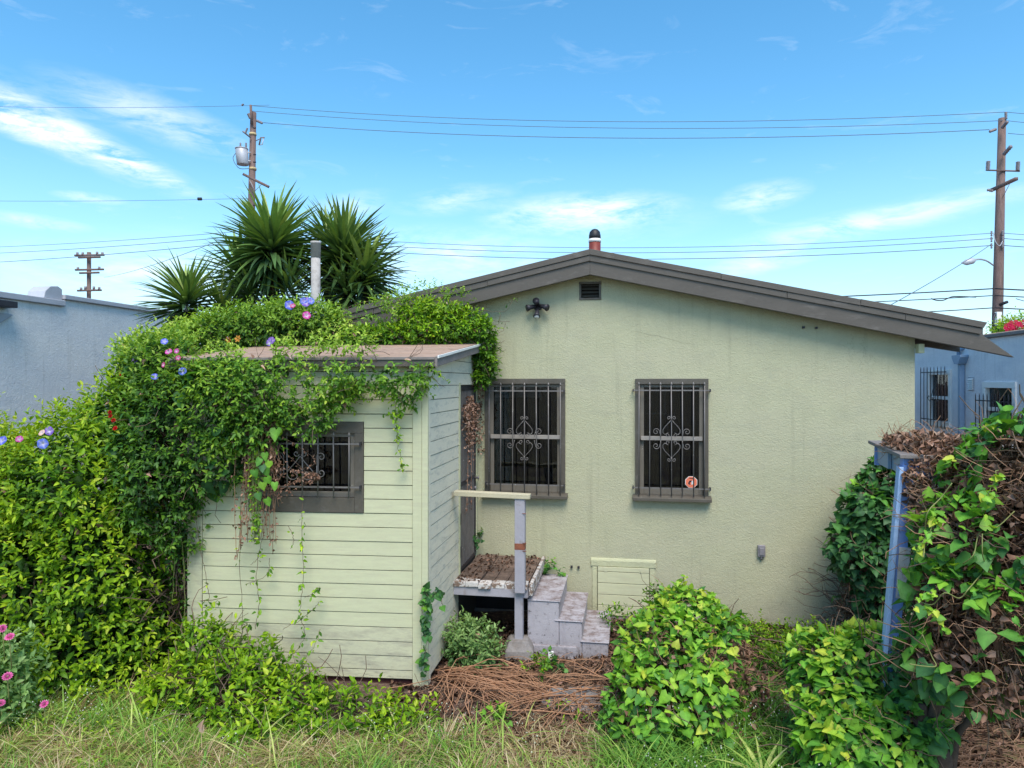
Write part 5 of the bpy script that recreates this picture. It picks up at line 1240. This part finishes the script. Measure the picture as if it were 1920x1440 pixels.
# ---- grass --------------------------------------------------------------------
def grass_patch(X, Y, h, pal, base=3.0, spread=.8, kind='blade', fol=None, sizej=.4, greenf=None):
    n = len(X); p = np.stack([X, Y, gz(X, Y)-.01], -1); d = nz(np.stack([rng.normal(size=n)*spread, rng.normal(size=n)*spread, np.full(n, 1.0)], -1))
    hor = nz(np.stack([d[:, 0], d[:, 1], 0*d[:, 0]], -1)); nr = UP*.3-hor*.9+rng.normal(size=(n, 3))*.1
    ci = base+1.6*lowf(p, 2.5, 1)+rng.normal(size=n)*1.2
    fol.add(p, d, nr, h*rng.uniform(1-sizej, 1+sizej, n), ci, kind, pal, 'blade')
gr = thing('grass', (-.6, 5.2, 0), 'unmown green and straw coloured grass along the bottom of the yard', 'grass'); f = Fol()
n = 34000; X = rng.uniform(-4.6, 1.0, n); Yv = rng.uniform(3.4, 6.05, n); lim = np.interp(X, [-4.6, -3.4, -2.6, -1.5, -.6, 0, .5, 1.0], [6.15, 6.15, 5.7, 5.4, 5.55, 5.3, 5.3, 5.6])+.12*np.sin(X*5)
ok = (Yv < lim+rng.normal(size=n)*.08) & ~((X > -.3) & (X < .8) & (Yv > 4.9+.15*np.sin(X*9)) & (rng.uniform(size=n) < .8)); X, Yv = X[ok], Yv[ok]
grass_patch(X, Yv, .12, 'grass', 3.6, 1.0, fol=f)
for q in range(620):
    cx_, cy_ = random.uniform(-4.5, .95), random.uniform(4.3, 6.1)
    if cy_ > np.interp(cx_, [-4.6, -3.4, -2.6, -1.5, -.6, 0, .5, 1.0], [6.1, 6.1, 5.6, 5.35, 5.45, 5.2, 5.25, 5.5]) or (-.3 < cx_ < .8 and cy_ > 4.9 and random.random() < .75): continue
    n = random.randint(14, 46); hh = random.uniform(.10, .23); pl_ = 'grass' if random.random() < .68 else 'straw'; bs_ = random.uniform(.8, 5.0)
    X, Yv = cx_+rng.normal(size=n)*.045, cy_+rng.normal(size=n)*.045; p = np.stack([X, Yv, gz(X, Yv)-.01], -1); hor = np.stack([X-cx_, Yv-cy_, 0*X], -1)*9+rng.normal(size=(n, 3))*[.25, .25, 0]
    f.add(p, UP*1.0+hor*.7, UP*.3-nz(hor)*.9, hh*rng.uniform(.5, 1.2, n), bs_+rng.normal(size=n)*.9, 'blade', pl_, 'blade')
n = 900; X = rng.uniform(-4.5, .9, n); Yv = rng.uniform(4.6, 5.9, n); q_ = lowf(np.stack([X, Yv, 0*X], -1), 3, 9) > .25; X, Yv = X[q_], Yv[q_]; pp = np.stack([X, Yv, gz(X, Yv)+.02], -1)
sprigs(f, pp, np.tile(UP, (len(pp), 1)), .045, 'oval', 'hedge', 'leaf', (.04, .12), 5, .3, young_lit=.5)
n = 26000; X = rng.uniform(-4.6, .9, n); Yv = rng.uniform(4.4, 5.5, n); ok = (Yv < np.interp(X, [-4.6, -2.6, -.4, .9], [5.7, 5.3, 5.45, 5.35])); grass_patch(X[ok], Yv[ok], .15, 'straw', 4.6, 1.5, fol=f)
n = 900; X = rng.uniform(-4.4, 0.2, n); Yv = rng.uniform(4.9, 6.1, n); q_ = (X < -2.6) | (Yv < 5.5); X, Yv = X[q_], Yv[q_]; grass_patch(X, Yv, .27, 'grass', 5.0, .8, fol=f)
f.build(gr, 300, 'grass_mass', 'blade')
g2 = thing('grass', (1.5, 5.0, 0), 'long arching green grass at the foot of the heart leaved mounds', 'grass'); f = Fol()
n = 6500; X = rng.uniform(.72, 2.2, n); Yv = rng.uniform(4.2, 5.2, n); grass_patch(X, Yv, .26, 'grass', 2.4, 1.0, fol=f)
n = 8000; X = rng.normal(size=n)*.33+.18; Yv = rng.uniform(4.7, 5.65, n); grass_patch(X, Yv, .12, 'straw', 3.6, 2.6, fol=f)
n = 1500; X = rng.uniform(1.7, 2.2, n); Yv = rng.uniform(5.3, 6.2, n); grass_patch(X, Yv, .25, 'grass', 2.6, .8, fol=f)
f.build(g2, 300, 'grass_mass', 'blade')
# white seed heads scattered through grass
def dots(name, pts, r, col, parent):
    n = len(pts); base = np.array([(1,0,0),(-.5,.87,0),(-.5,-.87,0),(0,0,1.3)])*r; Fc = np.array([(0,1,3),(1,2,3),(2,0,3),(0,2,1)])
    V = (pts[:, None]+base[None]*rng.uniform(.5, 1.5, (n, 1, 1))).reshape(-1, 3)-np.array(wloc(parent)); FF = (Fc[None]+(np.arange(n)*4)[:, None, None]).reshape(-1, 3)
    mesh_np(name, V, FF, np.tile(col, (n*4, 1)), 'petal', parent, 'stuff')
n = 900; X = rng.uniform(-4, .2, n); Yv = rng.uniform(4.8, 5.8, n); q = np.stack([X, Yv, gz(X, Yv)+rng.uniform(.10, .3, n)], -1); q = q[lowf(q, 3, 2) > .1]; dots('seed_heads', q, .006, (.6, .62, .52), gr)
n = 500; X = rng.uniform(.9, 2.3, n); Yv = rng.uniform(4.3, 5.4, n); q = np.stack([X, Yv, gz(X, Yv)+rng.uniform(.12, .4, n)], -1); q = q[lowf(q, 3, 2) > .0]; dots('seed_heads', q, .006, (.68, .7, .64), g2)
# straw on bare ground right
st = bpy.data.objects.new('straw_litter', None); C.objects.link(st); st.location = (2.6, 5.2, 0)
bpy.data.objects.remove(st)
# ---- litter, chips and dry vine stems on the bare soil -----------------------
def litter():
    n = 15000; X = rng.uniform(-1.1, 4.2, n); Yv = rng.uniform(4.9, 8.0, n); p = np.stack([X, Yv, gz(X, Yv)+rng.uniform(.002, .02, n)], -1)
    ok = ~inside_shed(p, .0) & ~inside_house(p, .02); p = p[ok]; n = len(p)
    f = Fol(); f.add(p, np.stack([rng.normal(size=n), rng.normal(size=n), rng.normal(size=n)*.2], -1), UP+rng.normal(size=(n, 3))*.4, .05*rng.uniform(.3, 1.3, n), rng.normal(size=n)*2.2+1.2, 'dead', 'dead', 'dead')
    return f
t = thing('leaf_litter', (1, 6.3, 0), 'brown fallen leaves and chips covering the bare yard soil', 'leaf litter'); litter().build(t, 300, 'litter_mass')
def ground_twigs(name, label, N_, cx, cy, sx, sy, L, r, m, ang, spread, lift=.03, loc=(0, 0, 0)):
    x = rng.normal(size=N_)*sx+cx; y = rng.normal(size=N_)*sy+cy; a = ang+rng.normal(size=N_)*spread; k_ = 7
    S = np.zeros((N_, k_, 3)); S[:, 0, 0] = x; S[:, 0, 1] = y
    for i in range(1, k_):
        a = a+rng.normal(size=N_)*.28; S[:, i, 0] = S[:, i-1, 0]+np.cos(a)*L/k_; S[:, i, 1] = S[:, i-1, 1]+np.sin(a)*L/k_
    S[:, :, 2] = gz(S[:, :, 0], S[:, :, 1])+.006+np.abs(rng.normal(size=(N_, 1)))*lift*(np.sin(np.linspace(0, 3.14, k_))[None]+.3)
    fl = S.reshape(-1, 3); bad = (inside_shed(fl, .01) | inside_house(fl, .02)).reshape(N_, k_).any(1); S = S[~bad]
    o = twigs(S, r, m, None, name); prop(o, label, 'dead stems'); return o
ground_twigs('dead_stems', 'orange brown dry stems fanned out between shed corner and steps', 120, -.52, 6.5, .16, .14, .95, .0058, 'dry_orange', R(-38), .33, .07)
ground_twigs('dead_stems', 'long curved pale stems lying on the soil left of the mound', 46, .55, 6.2, .3, .2, 1.0, .006, 'dry_orange', R(200), .9, .05)
ground_twigs('dead_stems', 'scattered reddish dry stems on the soil before the steps', 260, .35, 6.35, .55, .38, .45, .0035, 'dry', 0, 2.0, .03)
ground_twigs('dead_stems', 'dark old stems crossing the soil near the mound', 300, .5, 6.2, .6, .45, .5, .0035, 'dry_dark', 0, 2.0, .02)
ground_twigs('dead_stems', 'dry straw and stems under the right hand ivy', 1500, 2.9, 4.9, .5, .5, .4, .0035, 'dry', .3, .9, .02)
ground_twigs('dead_stems', 'dry stems on the strip behind the mounds below the right wall', 700, 2.5, 6.6, .7, .45, .4, .0035, 'dry', 0, 2.0, .03)
pn = 420; pu_ = rng.uniform(.03, .80, pn); pv_ = rng.uniform(-1.18, -.05, pn); pp = np.array([LF(a, b, PZ+.012) for a, b in zip(pu_, pv_)]); pp = pp[lowf(pp, 4, 7) > -.25]
t = thing('leaf_litter', LF(.4, -.6, PZ), 'dark leaf crumbs scattered over the porch landing planks', 'leaf litter'); f = Fol(); f.add(pp, rng.normal(size=pp.shape)*[1, 1, .15], UP+rng.normal(size=pp.shape)*.3, .04*rng.uniform(.3, 1.1, len(pp)), rng.normal(size=len(pp))*1.6+1.6, 'dead', 'dead', 'dead'); f.build(t, 300, 'litter_mass')
n = 2600; X = rng.uniform(-.9, 1.5, n); Yv = rng.uniform(5.3, 7.6, n); q = np.stack([X, Yv, gz(X, Yv)+.008], -1); q = q[~inside_shed(q, .02) & (lowf(q, 3, 4) > -.3)]
cb = thing('wood_chips', (.4, 6.3, 0), 'pale chips and crumbs strewn over the dark soil in front of the steps', 'wood chips'); dots('chips', q, .009, (.42, .33, .26), cb)
# ---- small shrub beside the porch ----------------------------------------------
pb_ = thing('shrub', (P(880, 1230, 6.75).x, 6.75, 0), 'small soft green shrub growing between shed side and porch', 'shrub')
E = [ell(870,1215,6.8,30,30,.2), ell(895,1200,6.85,26,28,.2), ell(900,1230,6.75,28,24,.18), ell(855,1195,6.85,18,20,.12)]
f = Fol(); p, o = sample_ell(E, 300, .5, 1.1, .1, .7); sprigs(f, p, o, .062, 'oval', 'grey', 'soft', (.08, .2), 9, .9, young_lit=1.0); f.build(pb_)
for lab, px, py, Y, r, pal, k_ in (('tiny leafy weed in the middle of the bare soil', 1010, 1255, 6.45, 24, 'hedge', 26), ('small round weed at the edge of the dry grass', 935, 1350, 5.6, 12, 'heart', 12), ('little weed below the porch pier block', 1040, 1245, 6.7, 16, 'heart', 14),
                                 ('green sprig growing against the wall above the steps', 1030, 1070, 8.1, 22, 'heart', 18), ('leafy weed between the steps and the hatch', 1155, 1160, 7.6, 26, 'hedge', 50), ('weed tuft under the hatch right corner', 1232, 1120, 7.5, 18, 'hedge', 40),
                                 ('ivy sprig on the wall beside the door', 896, 1010, 8.3, 8, 'heart', 10)):
    t = thing('weed', P(px, py+10, Y), lab, 'weed'); E = [ell(px, py, Y, r, r*.8, r*Y/F)]; f = Fol(); p, o = sample_ell(E, k_, .3, 1.1, .1, .7); sprigs(f, p, o, .05, 'oval' if pal == 'hedge' else 'heart', pal, 'leaf', (.05, .12), 5, .9, young_lit=.6); f.build(t, 120)
# low green strip along the right wall foot
wf = thing('ground_cover', (2.8, 7.2, 0), 'patchy low weeds along the foot of the right stucco wall', 'weeds'); f = Fol()
E = [ell(1430,1195,7.3,60,18,.25), ell(1520,1200,7.0,60,16,.3), ell(1450,1250,6.4,40,20,.3), ell(1200,1180,7.5,30,14,.15), ell(1480,1225,6.7,60,14,.3)]
p, o = sample_ell(E, 520, .4, 1.1, .2, .7); sprigs(f, p, o, .05, 'oval', 'hedge', 'leaf', (.05, .14), 6, .9, young_lit=.0); f.build(wf)
# ---- heart leaved mounds ----------------------------------------------------------
def mound(name, label, E, n, size, loc, twn, young_lit=0.6, inner=True, bare=None, nparts=300, pal='heart', sprn=None):
    t = thing(name, loc, label, 'ivy mound'); f = Fol()
    p, o = sample_ell(E, n, .88, 1.06, .12, .88)
    if bare is not None: q = bare(p); p, o = p[~q], o[~q]
    yy = young_lit+.0*p[:, 0]
    flatleaves(f, p, o, size, 'heart', pal, 'soft', young_lit=young_lit, jit=.32)
    tp_ = o[:, 2] > .45; q = p[tp_][:int(tp_.sum()*.5)]; oo = o[tp_][:len(q)]
    flatleaves(f, q+oo*.03, oo, size*.75, 'heart', pal, 'soft', young_lit=young_lit+1.4, hang=.1, jit=.4)  # top layer paler still: young leaves and top light painted together
    if inner:
        p, o = sample_ell(E, int(n*.7), .6, .88, .1, .7)
        if bare is not None: q = bare(p); p, o = p[~q], o[~q]
        flatleaves(f, p, o, size, 'heart', pal, 'soft', young_lit=young_lit-1.3)
    if sprn:
        for px, py, Y, dx, dy in sprn:
            a = P(px, py, Y); b = P(px+dx, py+dy, Y); strand(f, [a, a.lerp(b, .5)+Vector((.01, 0, .01)), b], size*.55, 'heart', pal, 'soft', .012, t, young_lit+2.5, .003)
    tangle(E, twn, .34, .003, 'dry', t, lo=.5, hi=.88, out=0, up=-.1); tangle(E, twn, .45, .005, 'dry_dark', t, lo=.2, hi=.75, name='inner_stems')
    k_ = twn*5; p, o = sample_ell(E, k_, .6, .93, .1, .8); f.add(p, rng.normal(size=p.shape)-UP*.4, o+rng.normal(size=p.shape)*.6, .06*rng.uniform(.5, 1.2, len(p)), rng.integers(0, 6, len(p)), 'dead', 'dead', 'dead')
    f.build(t, nparts); return t
E = [ell(1290,1190,6.1,95,70,.45), ell(1255,1240,5.8,100,85,.45), ell(1340,1230,5.9,80,80,.45), ell(1220,1330,5.5,85,80,.4), ell(1310,1320,5.55,110,85,.45), ell(1280,1145,6.2,50,38,.3), ell(1190,1390,5.3,60,60,.3), ell(1395,1290,5.75,60,75,.35), ell(1370,1370,5.45,80,60,.35)]
Pm = P(1280, 1380, 5.7)
mound('ivy_mound', 'round heart leaved green mound standing alone in the middle of the yard', E, 4600, .074, (Pm.x, 5.7, 0), 330, young_lit=1.7, sprn=[(1275,1110,6.2,8,-30),(1272,1105,6.2,2,-18),(1370,1170,6.0,10,-12),(1245,1190,5.8,4,-25),(1330,1150,6,4,-14)],
      bare=lambda p: (p[:, 0] > 1.62) & (p[:, 2] < .62) & (lowf(p, 4, 2) > -.45))
E = [ell(1560,1260,5.0,75,70,.35), ell(1640,1245,5.0,90,60,.4), ell(1590,1330,4.8,90,70,.4), ell(1690,1250,4.8,60,60,.35), ell(1640,1390,4.6,90,80,.35), ell(1560,1400,4.6,60,70,.3), ell(1700,1340,4.6,60,60,.3)]
Pm = P(1620, 1380, 4.8)
mound('ivy_mound', 'bushy heart leaved mound at the lower right in front of the blue post', E, 3900, .076, (Pm.x, 4.8, 0), 260, young_lit=1.6, sprn=[(1660,1190,5,-40,-12),(1580,1230,4.9,90,30),(1500,1290,4.9,-30,10)])
E = [ell(1900,850,4.3,60,55,.3), ell(1860,910,4.25,75,65,.3), ell(1800,1010,4.2,75,75,.3), ell(1890,1010,4.1,90,110,.32), ell(1790,1130,4.15,75,90,.3), ell(1880,1170,4.0,110,110,.35), ell(1760,1230,4.2,60,70,.28), ell(1850,1270,4.0,90,60,.3), ell(1960,1000,4.0,120,250,.4), ell(1770,1100,4.3,42,110,.25)]
Pm = P(1850, 1300, 4.2)
big = mound('ivy_wall', 'tall ragged wall of heart leaved ivy over dead stems at the right edge', E, 3400, .082, (Pm.x, 4.2, 0), 600, young_lit=.3, bare=lambda p: lowf(p, 3.2, 1) > .2, inner=False,
      sprn=[(1750,1110,3.9,-30,20),(1840,960,3.85,30,-80),(1720,1030,3.9,40,-60),(1880,790,4.1,-30,10),(1770,1190,3.9,-30,-50)])
for pts in ([(1842,1000),(1848,1060),(1820,1105),(1770,1115),(1720,1125)],[(1700,1240),(1760,1250),(1730,1190)],[(1900,960),(1840,1000),(1800,1060)],[(1900,1120),(1870,1200),(1890,1280)],[(1790,900),(1740,960),(1730,1040)]):
    MB().tube(cat_([P(x+random.uniform(-6, 6), y+random.uniform(-6, 6), 3.9+random.uniform(-.08, .06)) for x, y in [q for a_, b_ in zip(pts, pts[1:]) for q in (a_, ((a_[0]+b_[0])/2, (a_[1]+b_[1])/2+8))]+[pts[-1]]]), .0032, 5).build('runner', 'stem', big)
tr_b = [((1765,1500,4.5),(1758,1400,4.45),(1750,1340,4.4),.07),((1775,1500,4.5),(1790,1390,4.45),(1820,1345,4.4),.03),((1740,1480,4.5),(1722,1400,4.45),(1730,1320,4.4),.045),((1755,1420,4.45),(1740,1380,4.4),(1765,1300,4.35),.04)]
for a, b, c_, r in tr_b: pa_ = P(*a); pa_.z = min(pa_.z, 0.0); MB().tube(cat_([pa_, P(*b), P(*c_)]), [r*1.1]*6+[r*.8]*6+[r*.55], 9).build('trunk', 'bark', big)
# ---- dark ivy against the house wall behind the blue post ---------------------------
E = [ell(1660,905,7.15,40,45,.28), ell(1635,960,7.1,55,55,.3), ell(1610,1030,7.1,55,60,.3), ell(1660,1040,7.1,60,90,.3), ell(1680,960,7.1,40,80,.3), ell(1650,1110,7.15,50,60,.25)]
Pm = P(1640, 1200, 7.2)
mound('ivy_mound', 'dark heart leaved ivy climbing the house wall behind the blue post', E, 2200, .088, (Pm.x, 7.2, 0), 110, young_lit=-1.3)
t = thing('dead_vine', (Pm.x-.1, 7.25, 0), 'bare brown vine tangle at the wall foot behind the blue post', 'vine'); Et = [ell(1620,1120,7.3,50,70,.2), ell(1600,1160,7.3,30,50,.2), ell(1660,1140,7.2,50,60,.2)]
tangle(Et, 520, .6, .005, 'dry_dark', t, up=.4); f = Fol(); p, o = sample_ell(Et, 700, .4, 1.05); f.add(p, rng.normal(size=p.shape), rng.normal(size=p.shape)+o, .05, rng.integers(0, 6, len(p)), 'dead', 'dead', 'dead'); p, o = sample_ell(Et, 70, .9, 1.1); flatleaves(f, p, o, .07, 'heart', 'heart', 'soft', -.5); f.build(t)
# ---- dead brown vine heap over blue shed ----------------------------------------------
t = thing('dead_vine', (3.0, 4.9, 0), 'pinkish brown dead vine heap covering the top of the blue garden arbor', 'vine')
E = [ell(1740,830,4.95,62,16,.35), ell(1770,850,4.8,60,26,.35), ell(1745,905,4.62,42,50,.12), ell(1780,930,4.55,50,70,.15), ell(1750,985,4.55,38,50,.12), ell(1820,880,4.7,50,50,.2), ell(1730,960,4.62,22,70,.1), ell(1700,835,5.15,30,9,.25)]
tangle(E, 900, .2, .0028, 'dry', t, lo=.5, hi=.95, out=.0); f = Fol()
p, o = sample_ell(E, 9000, .75, 1.08, .15, .85); f.add(p, rng.normal(size=p.shape)-UP*.3, o+rng.normal(size=p.shape)*.8, .042*rng.uniform(.5, 1.3, len(p)), rng.normal(size=len(p))*1.5+4.4, 'dead', 'dead', 'dead')
f.build(t)
# dead leaves within the right ivy wall
E = [ell(1850,1010,4.35,90,130,.2), ell(1830,1180,4.3,110,110,.2), ell(1930,1050,4.3,80,250,.25)]
f = Fol(); p, o = sample_ell(E, 6000, .4, 1.0, .1, .5); f.add(p, rng.normal(size=p.shape)-UP*.3, o+rng.normal(size=p.shape)*.8, .05, rng.normal(size=len(p))*1.7+3, 'dead', 'dead', 'dead'); f.build(big, 1, 'dead_leaves')
# ---- yellow lily leaves, pink flowers, bougainvillea ------------------------------------
for (px, lab) in ((1430, 'yellowing strap leaved lily at the bottom right of the mound'), (1290, 'pale strap leaved tuft at the bottom edge before the mound')):
    c_ = P(px, 1425, 4.75); t = thing('strap_leaf_plant', (c_.x, 4.75, 0), lab, 'plant'); f = Fol(); n = 16 if px == 1430 else 10
    az_ = rng.uniform(0, 6.28, n); d = np.stack([np.cos(az_)*.4, np.sin(az_)*.4, 1+0*az_], -1); pp = np.tile([c_.x, 4.75, .0], (n, 1)); hor = np.stack([np.cos(az_), np.sin(az_), 0*az_], -1)
    f.add(pp, d, UP*.3-hor, .30 if px == 1430 else .22, 5.2+rng.normal(size=n)*.7, 'lily', 'grass', 'blade'); f.build(t)
zi = thing('zinnia', (P(20, 1300, 5.6).x, 5.6, 0), 'grey green plant with ruffled pink flowers at the lower left edge', 'flower'); f = Fol()
E = [ell(10,1290,5.6,45,45,.2), ell(20,1240,5.6,30,30,.15), ell(-20,1340,5.5,50,50,.2)]
p, o = sample_ell(E, 240, .6, 1.1, .1, .7); sprigs(f, p, o, .075, 'oval', 'grey', 'soft', (.1, .22), 7, .9, young_lit=1.5); f.build(zi)
for px, py, r in ((18,1194,.038),(5,1178,.032),(14,1268,.042),(2,1318,.03),(83,1320,.032)):
    flower('rosette', P(px, py, 5.35), (.1, -.8, .8), r, zi, ZIN)
    MB().tube([P(px, py+4, 5.36), P(px+4, py+60, 5.4)], .004, 5).build('stem', 'stem', zi)
bo = thing('bougainvillea', NR(11.2, -1.2, zt-.1), 'red flowering bougainvillea on top of the right neighbour roof', 'bougainvillea'); f = Fol()
E = [ell(1905,618,12.5,26,12,.4), ell(1940,612,12.5,40,16,.5), ell(1885,624,12.4,12,6,.2)]
P_save = sample_ell(E, 420, .5, 1.1); sprigs(f, P_save[0], P_save[1], .07, 'oval', 'hedge', 'leaf', (.1, .25), 6, .8, young_lit=.5); f.build(bo, 100)
for q in range(60): x = random.uniform(1885, 1950); flower('bract', P(x, 611+random.uniform(-9, 9)+max(0, (1895-x)*.8), 12.1+random.uniform(-.2, .2)), (random.uniform(-.5, .5), -1, .5), .05, bo, (.55, .02, .09))
o = MB(); c_ = P(572, 1322, 5.25)
t = thing('fallen_leaf', P(376, 1372, 5.0), 'curled orange brown leaf lying in the grass at lower left', 'leaf'); f = Fol()
f.add(np.array([P(376, 1366, 5.0), P(383, 1358, 5.0)]), np.array([[.3, 0, .8], [-.2, 0, -.8]]), np.array([[0, -1, .3]]*2), .07, np.array([6, 7]), 'dead', 'dead', 'dead'); f.build(t)
